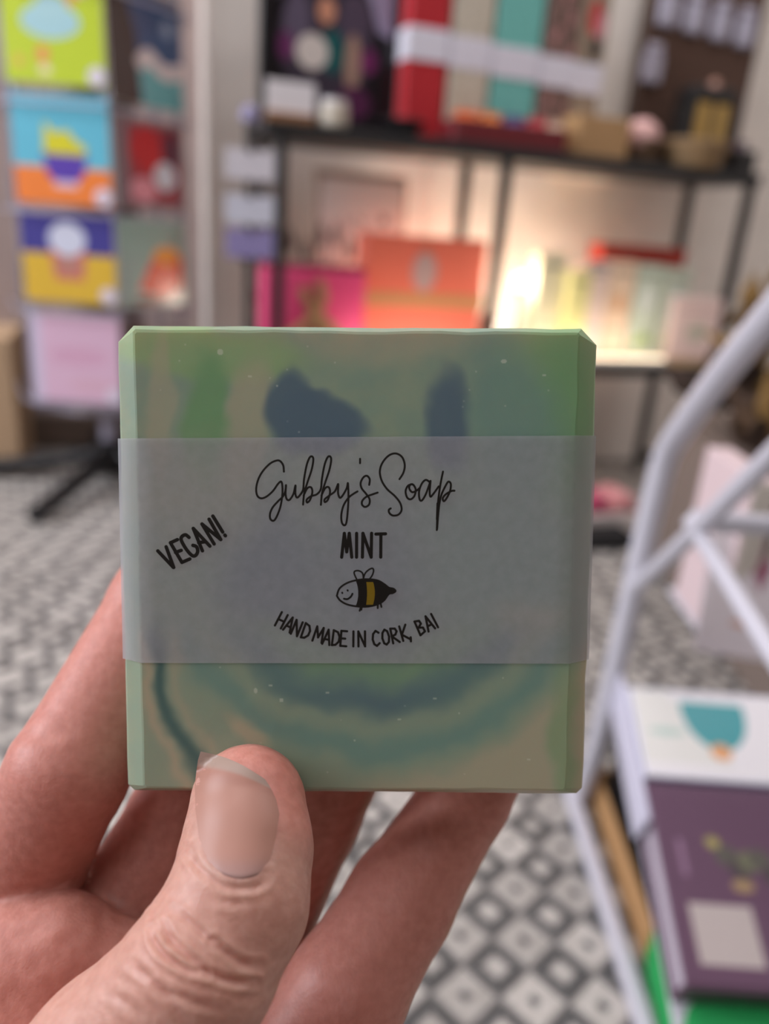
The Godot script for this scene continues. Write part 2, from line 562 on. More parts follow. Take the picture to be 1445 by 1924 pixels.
func soap_swirl() -> Image:
	var n := 512
	var img := Image.create(n, n, false, Image.FORMAT_RGB8)
	var wob := FastNoiseLite.new()
	wob.seed = 4
	wob.frequency = 0.006
	wob.fractal_octaves = 3
	var base := rgb(150, 166, 142)
	var green := rgb(122, 164, 116)
	var lime := rgb(150, 180, 126)
	var cream := rgb(180, 174, 146)
	var teal := rgb(122, 154, 140)
	var blue := rgb(94, 114, 126)
	var dusk := rgb(108, 136, 130)
	for j in n:
		for i in n:
			var x := 216.0 + 901.0 * (i + 0.5) / n
			var y := 617.0 + 878.0 * (j + 0.5) / n
			var wx := x + 22.0 * wob.get_noise_2d(x, y)
			var wy := y + 22.0 * wob.get_noise_2d(x + 900.0, y)
			var c := base.lerp(teal, 0.35 * clampf(0.5 + wob.get_noise_2d(x * 2.0, y * 2.0 + 500.0), 0.0, 1.0))
			c = blob(c, lime, wx, wy, 380, 665, 190, 45, 0.1, 0.8)
			c = blob(c, lime, wx, wy, 1040, 690, 90, 90, 0.0, 0.75, 0.6)
			c = blob(c, green, wx, wy, 385, 790, 45, 120, 0.08, 0.9)
			c = blob(c, green, wx, wy, 1060, 760, 60, 160, 0.0, 0.85, 0.6)
			c = blob(c, teal, wx, wy, 955, 780, 85, 130, -0.2, 0.8, 0.5)
			c = blob(c, cream, wx, wy, 300, 760, 22, 130, 0.05, 0.6)
			c = blob(c, cream, wx, wy, 465, 790, 38, 120, 0.12, 0.7)
			c = blob(c, cream, wx, wy, 720, 650, 130, 32, 0.0, 0.4, 0.6)
			c = blob(c, blue, wx, wy, 545, 775, 50, 72, -0.1, 0.95, 0.25)
			c = blob(c, blue, wx, wy, 590, 800, 70, 40, 0.2, 0.95, 0.3)
			c = blob(c, blue, wx, wy, 610, 782, 75, 34, 0.42, 0.95, 0.3)
			c = blob(c, blue, wx, wy, 838, 790, 38, 90, -0.12, 0.92, 0.35)
			# under the paper band
			c = blob(c, blue, wx, wy, 500, 1060, 90, 110, 0.4, 0.75, 0.6)
			c = blob(c, blue, wx, wy, 690, 1080, 110, 150, 0.0, 0.6, 0.7)
			c = blob(c, teal, wx, wy, 930, 1040, 130, 150, 0.0, 0.7, 0.6)
			c = blob(c, cream, wx, wy, 360, 920, 120, 90, 0.0, 0.5, 0.6)
			c = blob(c, cream, wx, wy, 1000, 1180, 70, 60, 0.5, 0.7, 0.6)
			# curved pours of the lower part
			if y > 1130.0:
				var fade := smoothstep(1130.0, 1210.0, y)
				var r := Vector2(wx - 700.0, (wy - 990.0) * 0.98).length()
				var bands := [[265, 34, green, 0.5], [315, 38, dusk, 1.0], [372, 22, base, 0.9], [408, 26, teal, 0.9], [448, 20, base, 0.7]]
				for bd in bands:
					var k := exp(-pow((r - bd[0]) / bd[1], 2))
					c = c.lerp(bd[2], k * bd[3] * fade)
				c = c.lerp(blue, 0.5 * exp(-pow((r - 318.0) / 26.0, 2)) * exp(-pow((wx - 710.0) / 130.0, 2)) * fade)
				if wx > 560.0:
					c = c.lerp(cream, smoothstep(430.0, 480.0, r) * fade * smoothstep(560.0, 760.0, wx) * 0.95)
				c = c.lerp(base, smoothstep(430.0, 480.0, r) * fade * (1.0 - smoothstep(480.0, 700.0, wx)) * 0.5)
				c = blob(c, rgb(184, 176, 146), wx, wy, 455, 1372, 44, 20, 0.6, 0.8, 0.6)
				c = c.lerp(rgb(78, 108, 104), 0.9 * exp(-pow((wx - (290.0 + pow(maxf(wy - 1230.0, 0.0) / 250.0, 1.6) * 85.0)) / 17.0, 2)) * fade)
				c = c.lerp(cream, 0.85 * exp(-pow((wx - (262.0 + pow(maxf(wy - 1230.0, 0.0) / 250.0, 1.6) * 80.0)) / 13.0, 2)) * fade)
				c = c.lerp(cream, 0.55 * exp(-pow((wx - (326.0 + pow(maxf(wy - 1230.0, 0.0) / 250.0, 1.5) * 80.0)) / 14.0, 2)) * fade)
				c = blob(c, green, wx, wy, 1072, 1400, 26, 170, 0.0, 0.5, 0.7)
			img.set_pixel(i, j, c)
	# crumbs and soda specks on the cut face
	var r2 := RandomNumberGenerator.new()
	r2.seed = 31
	for k in 60:
		var px := r2.randi_range(20, n - 20)
		var py := r2.randi_range(12, 112) if k % 2 == 0 else r2.randi_range(366, 500)
		disc(img, px, py, r2.randf_range(0.5, 0.9), r2.randf_range(0.5, 0.9), img.get_pixel(px, py).lerp(rgb(225, 225, 210), r2.randf_range(0.15, 0.4)))
	for q in [[476, 1290, 3.0, 5.5], [503, 1280, 3.0, 2.5], [525, 1308, 4.5, 3.5], [615, 1292, 4.0, 2.5], [668, 1384, 1.2, 2.5], [820, 1302, 3.5, 2.5], [752, 1343, 3.0, 2.0], [868, 1330, 2.5, 2.5], [1005, 1418, 4.5, 2.5], [415, 668, 6.0, 5.0], [468, 710, 3.5, 2.5], [940, 680, 5.0, 4.0], [1015, 704, 4.0, 2.0], [520, 726, 2.0, 1.5]]:
		var ix := int((q[0] - 216.0) / 901.0 * n)
		var iy := int((q[1] - 617.0) / 878.0 * n)
		disc(img, ix, iy, q[2] * 0.57, q[3] * 0.57, img.get_pixel(ix, iy).lerp(rgb(214, 220, 200), 0.55))
	return img

func build_soap() -> void:
	var t := thing("soap_bar", "square swirled green soap bar gripped between thumb and fingers", "soap", soap_transform())
	var m := mat(Color.WHITE, 0.42, 0.4)
	m.albedo_texture = ImageTexture.create_from_image(soap_swirl())
	m.texture_repeat = false
	m.subsurf_scatter_enabled = true
	m.subsurf_scatter_strength = 0.14
	m.heightmap_enabled = true
	m.heightmap_texture = noise_tex(41, 0.03, Color(0, 0, 0), Color(1, 1, 1), 512, 5)
	m.heightmap_scale = 0.0035
	# bar: chamfered block whose cut faces are slightly uneven
	var hs := Vector3(SOAP_W, SOAP_H, SOAP_D) * 0.0005
	var st := SurfaceTool.new()
	st.begin(Mesh.PRIMITIVE_TRIANGLES)
	# slices from front to back: depth, side inset, top inset, bottom inset, corner cut above and below, all in millimetres
	var slices := [[0.0, 3.5, 1.3, 1.8, 0.3, 0.3], [0.12, 3.15, 0.85, 1.45, 0.4, 0.4], [1.9, 0.3, 0.2, 0.25, 2.3, 0.9], [2.3, 0.0, 0.0, 0.0, 2.5, 1.0], [SOAP_D - 2.0, 0.0, 0.0, 0.0, 2.5, 1.0], [SOAP_D, 2.0, 2.0, 2.0, 1.0, 0.6]]
	var loops := []
	for q in slices:
		var x: float = SOAP_W / 2 - q[1]
		var t1: float = SOAP_H / 2 - q[2]
		var b1: float = -SOAP_H / 2 + q[3]
		var lp := []
		for p in [[-x, b1 + q[5]], [-x, t1 - q[4]], [-x + q[4], t1], [x - q[4], t1], [x, t1 - q[4]], [x, b1 + q[5]], [x - q[5], b1], [-x + q[5], b1]]:
			lp.append(Vector3(p[0], p[1], -q[0]) * 0.001)
		loops.append(lp)
	for k in loops.size() - 1:
		for e in 8:
			var f := (e + 1) % 8
			quad(st, loops[k][e], loops[k][f], loops[k + 1][f], loops[k + 1][e], (loops[k][e] + loops[k][f]) * Vector3(1, 1, 0) + Vector3(0, 0, 0.001 * (1 if k < 3 else -1)))
	for k in [0, loops.size() - 1]:
		var lp: Array = loops[k]
		var nz := Vector3(0, 0, 1 if k == 0 else -1)
		for e in range(1, 7):
			tri(st, lp[0], lp[e], lp[e + 1], nz)
	var arr := st.commit_to_arrays()
	var v: PackedVector3Array = arr[Mesh.ARRAY_VERTEX]
	var nn: PackedVector3Array = arr[Mesh.ARRAY_NORMAL]
	# split long edges so that the rim can wander a little
	var st2 := SurfaceTool.new()
	st2.begin(Mesh.PRIMITIVE_TRIANGLES)
	var wob := FastNoiseLite.new()
	wob.seed = 9
	wob.frequency = 0.09
	for k in range(0, v.size(), 3):
		split_tri(st2, v[k], v[k + 1], v[k + 2], nn[k], wob, 5)
	part("soap_block", st2.commit(), m, t)
	# translucent paper band with the print
	var y1 := on_soap(669, 821).y * 0.001
	var y0 := on_soap(669, 1245).y * 0.001
	var o := 0.0004
	var c := 0.0034
	var cz := 0.0022
	var w := hs.x
	var d := hs.z * 2.0
	var ring := [Vector2(-w + c, o), Vector2(w - c, o), Vector2(w + o, -cz), Vector2(w + o, -d + cz), Vector2(w - cz, -d - o), Vector2(-w + cz, -d - o), Vector2(-w - o, -d + cz), Vector2(-w - o, -cz)]
	var ls := SurfaceTool.new()
	ls.begin(Mesh.PRIMITIVE_TRIANGLES)
	var np := ring.size()
	for k in np:
		var a: Vector2 = ring[k]
		var b: Vector2 = ring[(k + 1) % np]
		var e0: Vector2 = (a - ring[(k - 1 + np) % np]).normalized()
		var e1 := (b - a).normalized()
		var e2: Vector2 = (ring[(k + 2) % np] - b).normalized()
		var seg := 24 if k == 0 else 4
		for s in seg:
			for q in [[0, 0], [0, 1], [1, 1], [0, 0], [1, 1], [1, 0]]:
				var f: float = float(s + q[0]) / seg
				var p := a.lerp(b, f)
				var near_edge := clampf(1.0 - f * (seg if k == 0 else 2), 0.0, 1.0)
				var far_edge := clampf(1.0 - (1.0 - f) * (seg if k == 0 else 2), 0.0, 1.0)
				var dir := (e1 + e0 * near_edge + e2 * far_edge).normalized()
				ls.set_normal(Vector3(-dir.y, 0, dir.x))
				ls.set_uv(Vector2((p.x + w - c) / (2.0 * (w - c)), 1.0 - q[1]) if k == 0 else Vector2(0.004, 0.5))
				# the paper sits a touch crooked
				ls.add_vertex(Vector3(p.x, (y1 + p.x * 0.014 if q[1] == 1 else y0 + p.x * 0.006), p.y))
	var lm := mat(Color.WHITE, 0.55, 0.4)
	lm.transparency = BaseMaterial3D.TRANSPARENCY_ALPHA
	lm.albedo_texture = ImageTexture.create_from_image(band_print(w - c, y0, y1))
	lm.texture_repeat = false
	var band := part("paper_band", ls.commit(), lm, t)
	band.set_meta("label", "translucent white paper band printed with a name, MINT and a bee")

func split_tri(st: SurfaceTool, a: Vector3, b: Vector3, c: Vector3, n: Vector3, wob: FastNoiseLite, depth: int) -> void:
	var la := (b - c).length()
	var lb := (c - a).length()
	var lc := (a - b).length()
	var most := maxf(la, maxf(lb, lc))
	if depth > 0 and most > 0.008:
		if most == la:
			var m := (b + c) / 2
			split_tri(st, a, b, m, n, wob, depth - 1 if most < 0.016 else depth, )
			split_tri(st, a, m, c, n, wob, depth - 1 if most < 0.016 else depth)
		elif most == lb:
			var m := (a + c) / 2
			split_tri(st, a, b, m, n, wob, depth - 1 if most < 0.016 else depth)
			split_tri(st, m, b, c, n, wob, depth - 1 if most < 0.016 else depth)
		else:
			var m := (a + b) / 2
			split_tri(st, a, m, c, n, wob, depth - 1 if most < 0.016 else depth)
			split_tri(st, m, b, c, n, wob, depth - 1 if most < 0.016 else depth)
		return
	for p in [a, b, c]:
		var k: Vector3 = p * 1000.0
		var off := Vector3(wob.get_noise_3d(k.x * 2, k.y * 2, k.z * 2), wob.get_noise_3d(k.x * 2 + 300, k.y * 2, k.z * 2), 0.0) * 0.00028
		st.set_normal(n)
		st.set_uv(Vector2((p.x * 1000.0 + SOAP_W / 2) / SOAP_W, (SOAP_H / 2 - p.y * 1000.0) / SOAP_H))
		st.add_vertex(p + off)

# the print of the band: lettering as pen strokes, measured on the photograph
func band_print(half_w: float, y0: float, y1: float) -> Image:
	var W := 2048
	var H := int(2048.0 * (y1 - y0) / (2.0 * half_w))
	var img := canvas(W, H, Color(0.75, 0.745, 0.765, 0.42))
	var fib := FastNoiseLite.new()
	fib.seed = 77
	fib.frequency = 0.012
	for y in range(0, H, 4):
		for x in range(0, W, 4):
			img.fill_rect(Rect2i(x, y, 4, 4), Color(0.75, 0.745, 0.765, 0.42 + 0.04 * fib.get_noise_2d(x, y)))
	var ink := Color(0.085, 0.065, 0.04, 1.0)
	var scale := 2048.0 / (2.0 * half_w * 1000.0)
	var tex := func(px: float, py: float) -> Vector2:
		var p := on_soap(px, py)
		return Vector2((p.x + half_w * 1000.0) * scale, (y1 * 1000.0 - p.y) * scale)
	var put := func(pts: Array, width: float, ox: float, oy: float, z: float, curved: bool) -> void:
		var q := []
		for k in range(0, pts.size(), 2):
			q.append(tex.call(ox + pts[k] / z, oy + pts[k + 1] / z))
		line(img, curve2(q) if curved else q, width * scale * 0.0868 , ink)
	# script name; coordinates in a 3.44 times enlargement of the photograph, widths in its pixels
	var name_strokes := [
		[250, 190, 245, 150, 225, 122, 200, 119, 160, 138, 115, 185, 85, 240, 72, 300, 80, 345, 105, 362, 140, 350, 180, 315, 212, 270, 233, 255, 241, 290, 240, 350, 228, 420, 205, 482, 185, 507, 165, 495, 163, 460, 180, 420, 215, 380, 245, 350, 260, 315, 264, 278, 262, 335, 270, 368, 288, 372, 312, 335, 325, 280, 325, 335, 337, 358, 360, 335, 380, 300],
		[352, 345, 374, 310, 380, 240, 396, 150, 414, 102, 430, 93, 439, 115, 428, 180, 402, 260, 382, 330, 375, 403],
		[378, 345, 402, 298, 426, 293, 434, 325, 420, 372, 402, 390, 398, 372, 425, 350, 462, 338, 488, 305, 495, 240, 511, 150, 529, 102, 545, 93, 554, 115, 543, 180, 517, 260, 497, 330, 490, 405],
		[493, 345, 517, 298, 540, 293, 548, 325, 535, 372, 516, 388, 514, 370, 545, 345, 580, 318, 600, 272, 600, 330, 612, 360, 630, 345, 655, 300, 663, 268, 667, 360, 663, 450, 655, 520, 642, 538, 626, 520, 622, 470, 636, 410, 668, 360, 700, 335, 725, 320],
		[740, 110, 740, 138],
		[800, 278, 803, 242, 785, 220, 762, 230, 745, 265, 752, 300, 780, 335, 803, 370, 800, 405, 775, 420, 755, 405, 757, 380, 782, 355, 820, 340, 855, 328],
		[995, 242, 1020, 200, 1028, 150, 1010, 100, 970, 77, 925, 90, 885, 135, 868, 190, 880, 250, 915, 305, 965, 350, 1000, 395, 1010, 440, 990, 470, 955, 476, 932, 460, 928, 440, 940, 430],
		[1078, 275, 1050, 285, 1035, 320, 1045, 360, 1068, 372, 1092, 350, 1100, 310, 1085, 280, 1066, 277, 1058, 300, 1075, 325, 1100, 320, 1125, 300],
		[1190, 262, 1165, 248, 1140, 270, 1122, 320, 1125, 370, 1140, 380, 1165, 340, 1190, 270, 1195, 258, 1190, 320, 1195, 355, 1212, 340, 1248, 290],
		[1275, 195, 1262, 260, 1250, 340, 1242, 430, 1238, 570],
		[1240, 565, 1250, 430, 1264, 350, 1290, 290, 1310, 260, 1326, 275, 1321, 320, 1300, 365, 1282, 385, 1275, 365, 1295, 340, 1330, 320, 1350, 318],
	]
	for s in name_strokes:
		put.call(s, 3.7, 460, 830, 3.44, true)
	put.call([1243, 400, 1240, 500], 5.0, 460, 830, 3.44, false)
	# MINT
	for s in [[338, 450, 375, 92, 413, 370, 450, 92, 490, 450], [560, 92, 562, 450], [650, 450, 655, 92, 782, 450, 785, 92], [850, 104, 995, 100], [925, 102, 926, 450]]:
		put.call(s, 6.0, 600, 990, 8.03, false)
	# bee
	var outline := [270, 1030, 310, 920, 420, 840, 560, 797, 720, 782, 880, 800, 990, 862, 1050, 908, 1120, 925, 1152, 960, 1110, 990, 1050, 1005, 980, 1100, 880, 1160, 720, 1195, 560, 1188, 420, 1158, 320, 1100, 270, 1030]
	var ob := []
	for k in range(0, outline.size(), 2):
		ob.append(tex.call(600 + outline[k] / 8.03, 990 + outline[k + 1] / 8.03))
	var shape := PackedVector2Array(curve2(ob))
	for y in range(int(tex.call(690, 1080).y), int(tex.call(690, 1145).y)):
		for x in range(int(tex.call(630, 1110).x), int(tex.call(750, 1110).x)):
			if Geometry2D.is_point_in_polygon(Vector2(x, y), shape):
				var zx: float = lerpf(600, 780, inverse_lerp(tex.call(600, 1110).x, tex.call(780, 1110).x, x)) - 600.0
				var zy: float = (lerpf(990, 1160, inverse_lerp(tex.call(690, 990).y, tex.call(690, 1160).y, y)) - 990.0) * 8.03
				zx *= 8.03
				var bow := pow((zy - 990.0) / 210.0, 2)
				if zx > 590.0 - 45.0 * bow:
					var yellow: bool = zx > 722.0 - 18.0 * bow and zx < 840.0 - 40.0 * bow and absf(zy - 990.0) < 172.0
					img.set_pixel(x, y, Color(0.52, 0.42, 0.06, 1.0) if yellow else ink)
	put.call(outline, 3.6, 600, 990, 8.03, true)
	for s in [[575, 800, 530, 700, 540, 660, 600, 655, 655, 695, 668, 785], [665, 785, 690, 700, 740, 645, 798, 618, 820, 650, 800, 722, 752, 790]]:
		put.call(s, 3.0, 600, 990, 8.03, true)
	put.call([378, 1075, 430, 1080, 480, 1045, 505, 1000], 3.6, 600, 990, 8.03, true)
	for s in [[350, 983, 353, 990], [430, 946, 434, 954]]:
		put.call(s, 3.4, 600, 990, 8.03, false)
	for s in [[635, 1195, 615, 1255], [645, 1200, 640, 1240], [887, 1160, 886, 1215], [930, 1145, 942, 1198]]:
		put.call(s, 3.6, 600, 990, 8.03, false)
	# VEGAN!
	for s in [[150, 710, 400, 975], [282, 645, 405, 975], [460, 530, 350, 580, 535, 895, 660, 840], [432, 735, 522, 702], [860, 710, 712, 352, 978, 635], [800, 580, 905, 565], [1045, 600, 850, 282, 1150, 530, 962, 205], [1022, 155, 1180, 410], [1216, 460, 1224, 470]]:
		put.call(s, 6.6, 280, 950, 8.5, false)
	put.call([645, 495, 592, 455, 535, 478, 522, 540, 600, 680, 690, 780, 750, 785, 785, 720, 765, 645, 708, 622], 6.6, 280, 950, 8.5, true)
	# the line along the arc: small pen capitals in a box one unit high
	var pen := {
		"H": [[0, 0, 0, 1], [0.42, 0, 0.42, 1], [0, 0.52, 0.42, 0.5]], "A": [[0, 1, 0.24, 0, 0.46, 1], [0.1, 0.66, 0.38, 0.66]], "N": [[0, 1, 0, 0, 0.42, 1, 0.42, 0]],
		"D": [[0, 0, 0, 1, 0.22, 0.95, 0.4, 0.72, 0.42, 0.4, 0.28, 0.1, 0, 0]], "M": [[0, 1, 0.08, 0, 0.3, 0.7, 0.5, 0, 0.6, 1]], "E": [[0.36, 0, 0, 0, 0, 1, 0.38, 1], [0, 0.5, 0.28, 0.5]],
		"I": [[0.1, 0, 0.1, 1]], "C": [[0.4, 0.14, 0.22, 0, 0.05, 0.2, 0, 0.55, 0.08, 0.88, 0.24, 1, 0.42, 0.84]], "O": [[0.2, 0, 0.05, 0.2, 0, 0.55, 0.08, 0.9, 0.22, 1, 0.38, 0.85, 0.44, 0.5, 0.36, 0.12, 0.2, 0]],
		"R": [[0, 1, 0, 0, 0.28, 0.06, 0.36, 0.26, 0.24, 0.46, 0, 0.52, 0.42, 1]], "K": [[0, 0, 0, 1], [0.4, 0, 0.02, 0.58, 0.44, 1]], "B": [[0, 1, 0, 0, 0.28, 0.08, 0.32, 0.3, 0.08, 0.48, 0.34, 0.6, 0.36, 0.88, 0, 1]], ",": [[0.1, 0.9, 0.04, 1.16]],
	}
	for g in [["H", 125, 183, 27], ["A", 186, 213, 24], ["N", 245, 243, 22], ["D", 320, 268, 19], ["M", 405, 290, 14], ["A", 478, 312, 10], ["D", 550, 320, 7], ["E", 612, 324, 4], ["I", 697, 326, 0], ["N", 748, 326, -1], ["C", 858, 322, -5], ["O", 932, 312, -8], ["R", 1005, 298, -12], ["K", 1078, 278, -16], [",", 1125, 265, -18], ["B", 1202, 234, -24], ["A", 1262, 205, -26], ["I", 1322, 178, -28]]:
		var turn := deg_to_rad(g[3])
		for s in pen[g[0]]:
			var q := []
			for k in range(0, s.size(), 2):
				var u := Vector2((s[k] - 0.22) * 122.0, (s[k + 1] - 0.5) * 116.0).rotated(turn)
				q.append(g[1] + u.x)
				q.append(g[2] + u.y)
			put.call(q, 4.3, 500, 1120, 4.129, false)
	return img

# ---------------------------------------------------------------- the hand
# joints in millimetres before the lens: x right, y up, z away; each bone runs between two of them and has a radius at either end
var bone_a := PackedVector3Array()
var bone_b := PackedVector3Array()
var bone_r := PackedVector2Array()
var bone_g := PackedInt32Array()
var bone_f := PackedVector3Array()      # direction in which the bone is flattened, its length the amount
const NAIL := Vector3(-0.27, 0.16, -0.95)

func joint(px: float, py: float, z: float) -> Vector3:
	return Vector3((px - 722.5) * z / F, (962.0 - py) * z / F, z)

func chain(group: int, js: Array, flat := Vector3.ZERO) -> void:
	for k in js.size() - 1:
		bone_a.append(joint(js[k][0], js[k][1], js[k][2]))
		bone_b.append(joint(js[k + 1][0], js[k + 1][1], js[k + 1][2]))
		bone_r.append(Vector2(js[k][3], js[k + 1][3]))
		bone_g.append(group)
		bone_f.append(flat)

var bone_d := PackedVector3Array()      # axis of each bone
var bone_i := PackedFloat32Array()      # one over its squared length

func ready_bones() -> void:
	for k in bone_a.size():
		var d := bone_b[k] - bone_a[k]
		bone_d.append(d)
		bone_i.append(1.0 / d.length_squared())

func bone_distance(p: Vector3, k: int) -> float:
	var q := p - bone_a[k]
	var ba := bone_d[k]
	var h := clampf(q.dot(ba) * bone_i[k], 0.0, 1.0)
	q -= ba * h
	if bone_g[k] == 5:
		var fl := bone_f[k]
		q += fl * q.dot(fl)
	var r := bone_r[k]
	return q.length() - (r.x + (r.y - r.x) * h)

func soft_min(a: float, b: float, k: float) -> float:
	var h := k - absf(a - b)
	return minf(a, b) if h <= 0.0 else minf(a, b) - h * h * 0.25 / k

# groups: 0 palm and arm, 1 to 4 fingers, 5 thumb, 6 the pad of flesh between thumb and first finger; ks is sorted by group
func flesh(p: Vector3, ks: PackedInt32Array) -> float:
	var fingers := 1e3
	var palm := 1e3
	var thumb := 1e3
	var pad := 1e3
	var one := 1e3
	var last := -1
	for k in ks:
		var g := bone_g[k]
		if g != last:
			fingers = soft_min(fingers, one, 0.9)
			one = 1e3
			last = g
		var d := bone_distance(p, k)
		if g == 0:
			palm = soft_min(palm, d, 5.0)
		elif g < 5:
			one = soft_min(one, d, 2.2)
		elif g == 5:
			thumb = soft_min(thumb, d, 2.2)
		else:
			pad = soft_min(pad, d, 2.2)
	fingers = soft_min(fingers, one, 0.9)
	fingers = soft_min(soft_min(fingers, palm, 5.0), pad, 1.6)
	return soft_min(fingers, soft_min(thumb, palm, 5.0), 0.9)

func build_hand() -> void:
	chain(1, [[-40, 1800, 152, 12.5], [128, 1452, 143, 10.9], [296, 1130, 162, 9.6], [400, 960, 161, 8.3]])
	chain(2, [[150, 1860, 150, 12.0], [350, 1525, 162, 11.2], [560, 1180, 163, 9.6], [640, 1030, 160, 8.4]])
	chain(3, [[340, 2010, 140, 12.3], [575, 1530, 162, 11.2], [760, 1180, 163, 9.6], [830, 1040, 160, 8.4]])
	chain(4, [[515, 2090, 133, 13.0], [645, 1872, 138, 10.9], [752, 1692, 150, 10.3], [873, 1500, 161, 9.0], [1000, 1290, 161, 7.6]])
	var fl := NAIL.normalized() * 0.32
	chain(5, [[466, 1512, 121.2, 9.2], [464, 1595, 117.0, 9.7], [446, 1695, 112.0, 10.1], [375, 1822, 108.0, 10.7]], fl)
	chain(5, [[375, 1822, 108.0, 10.3], [215, 2010, 110, 13.0], [20, 2240, 118, 17.0]])
	chain(6, [[-60, 1812, 138, 11.5], [110, 1802, 136, 10.6], [215, 1826, 137, 9.0]])
	chain(6, [[40, 1830, 136, 13.0], [150, 2050, 134, 17.0]])
	chain(0, [[-20, 1880, 150, 14.0], [200, 1960, 148, 15.0], [500, 2110, 140, 14.0]])
	chain(0, [[80, 2000, 142, 18.0], [200, 2250, 138, 21.0], [150, 2560, 122, 23.0], [60, 3300, 95, 24.0]])
	chain(0, [[440, 2120, 138, 16.0], [320, 2330, 132, 19.0]])
	chain(0, [[20, 2240, 118, 17.0], [120, 2450, 122, 20.0]])
	ready_bones()
	var cell := 0.85
	var nb := 8
	var block := cell * nb
	var lo := Vector3(-115, -275, 80)
	var hi := Vector3(45, 10, 185)
	var count := Vector3i(((hi - lo) / block).ceil())
	var all := PackedInt32Array(range(bone_a.size()))
	var verts := PackedVector3Array()
	var at_cell := {}
	var edges := []
	var stride := nb + 1
	var plane := stride * stride
	var vals := PackedFloat32Array()
	vals.resize(stride * stride * stride)
	var big := Vector3i(4000, 4000, 4000)
	for bx in count.x:
		for by in count.y:
			for bz in count.z:
				var o := lo + Vector3(bx, by, bz) * block
				var mid := o + Vector3(block, block, block) / 2
				var best := 1e9
				var ds := PackedFloat32Array()
				for k in all:
					var dk := bone_distance(mid, k)
					ds.append(dk)
					best = minf(best, dk)
				if best > block * 0.95 + 1.5 or best < -block * 1.3 - 4.0:
					continue
				var near := PackedInt32Array()
				for k in all:
					if ds[k] < best + block * 1.75 + 5.0:
						near.append(k)
				if absf(flesh(mid, near)) > block * 0.88 + 0.6:
					continue
				var n := 0
				for z in stride:
					for y in stride:
						for x in stride:
							vals[n] = flesh(o + Vector3(x, y, z) * cell, near)
							n += 1
				for z in nb:
					for y in nb:
						for x in nb:
							var i0 := (z * stride + y) * stride + x
							var v000 := vals[i0]
							var inside := v000 < 0.0
							if (vals[i0 + 1] < 0.0) == inside and (vals[i0 + stride] < 0.0) == inside and (vals[i0 + stride + 1] < 0.0) == inside and (vals[i0 + plane] < 0.0) == inside and (vals[i0 + plane + 1] < 0.0) == inside and (vals[i0 + plane + stride] < 0.0) == inside and (vals[i0 + plane + stride + 1] < 0.0) == inside:
								continue
							var sum := Vector3.ZERO
							var hits := 0
							for e in 12:
								var c0: Vector3i
								var ax := e / 4
								var u := e % 4
								match ax:
									0: c0 = Vector3i(0, u & 1, u >> 1)
									1: c0 = Vector3i(u & 1, 0, u >> 1)
									_: c0 = Vector3i(u & 1, u >> 1, 0)
								var ia := i0 + (c0.z * stride + c0.y) * stride + c0.x
								var ib: int = ia + [1, stride, stride * stride][ax]
								var va := vals[ia]
								var vb := vals[ib]
								if (va < 0.0) != (vb < 0.0):
									var q := Vector3(c0)
									q[ax] += va / (va - vb)
									sum += q
									hits += 1
							if hits == 0:
								continue
							var g := Vector3i(bx * nb + x, by * nb + y, bz * nb + z)
							at_cell[g] = verts.size()
							verts.append(o + (Vector3(x, y, z) + sum / hits) * cell)
							for ax in 3:
								var other := vals[i0 + [1, stride, stride * stride][ax]]
								if (v000 < 0.0) != (other < 0.0):
									edges.append([g, ax, v000 < 0.0])
	var index := PackedInt32Array()
	for e in edges:
		var g: Vector3i = e[0]
		var u := Vector3i.ZERO
		var w := Vector3i.ZERO
		u[(e[1] + 1) % 3] = 1
		w[(e[1] + 2) % 3] = 1
		var q := [at_cell.get(g, -1), at_cell.get(g - u, -1), at_cell.get(g - u - w, -1), at_cell.get(g - w, -1)]
		if q.has(-1):
			continue
		if e[2]:
			index.append_array(PackedInt32Array([q[0], q[1], q[2], q[0], q[2], q[3]]))
		else:
			index.append_array(PackedInt32Array([q[0], q[2], q[1], q[0], q[3], q[2]]))
	# skin folds: measured lines, pressed in and rounded at their sides
	var folds := []
	var z8 := func(a: Array, depth: float, wide: float) -> void:
		var q := []
		for k in range(0, a.size(), 2):
			q.append(Vector2(a[k] / 2.2016, 1050.0 + a[k + 1] / 2.2016))
		var c := curve2(q, 4)
		var r := Rect2(c[0], Vector2.ZERO)
		for p in c:
			r = r.expand(p)
		folds.append([c, depth, wide, r.grow(wide * 4.0)])
	var fold := func(a: Array, depth: float, wide: float) -> void:
		var q := []
		for k in range(0, a.size(), 2):
			q.append(a[k] / 2.408 * 2.2016)
			q.append((1380.0 + a[k + 1] / 2.408 - 1050.0) * 2.2016)
		z8.call(q, depth, wide)
	fold.call([690, 880, 700, 940, 740, 995, 800, 1035, 870, 1072, 930, 1085], 0.5, 7.0)
	fold.call([735, 870, 790, 945, 870, 1020, 950, 1078, 1040, 1115, 1150, 1125], 0.55, 8.0)
	fold.call([790, 800, 860, 850, 935, 915, 990, 955], 0.3, 7.0)
	fold.call([970, 945, 1050, 1005, 1120, 1042, 1170, 1046], 0.5, 8.0)
	fold.call([715, 1150, 810, 1188, 900, 1220, 1010, 1240], 0.3, 9.0)
	fold.call([600, 1040, 690, 1120, 760, 1200, 840, 1290], 0.28, 8.0)
	fold.call([700, 775, 692, 830, 690, 880], 0.25, 6.0)
	fold.call([850, 520, 880, 580, 950, 650, 1040, 695, 1160, 690, 1210, 640], 0.32, 8.0)
	fold.call([960, 735, 1060, 760, 1160, 745], 0.15, 9.0)
	fold.call([480, 1160, 580, 1220, 660, 1300], 0.18, 9.0)
	fold.call([1040, 1180, 1120, 1190, 1190, 1160], 0.2, 9.0)
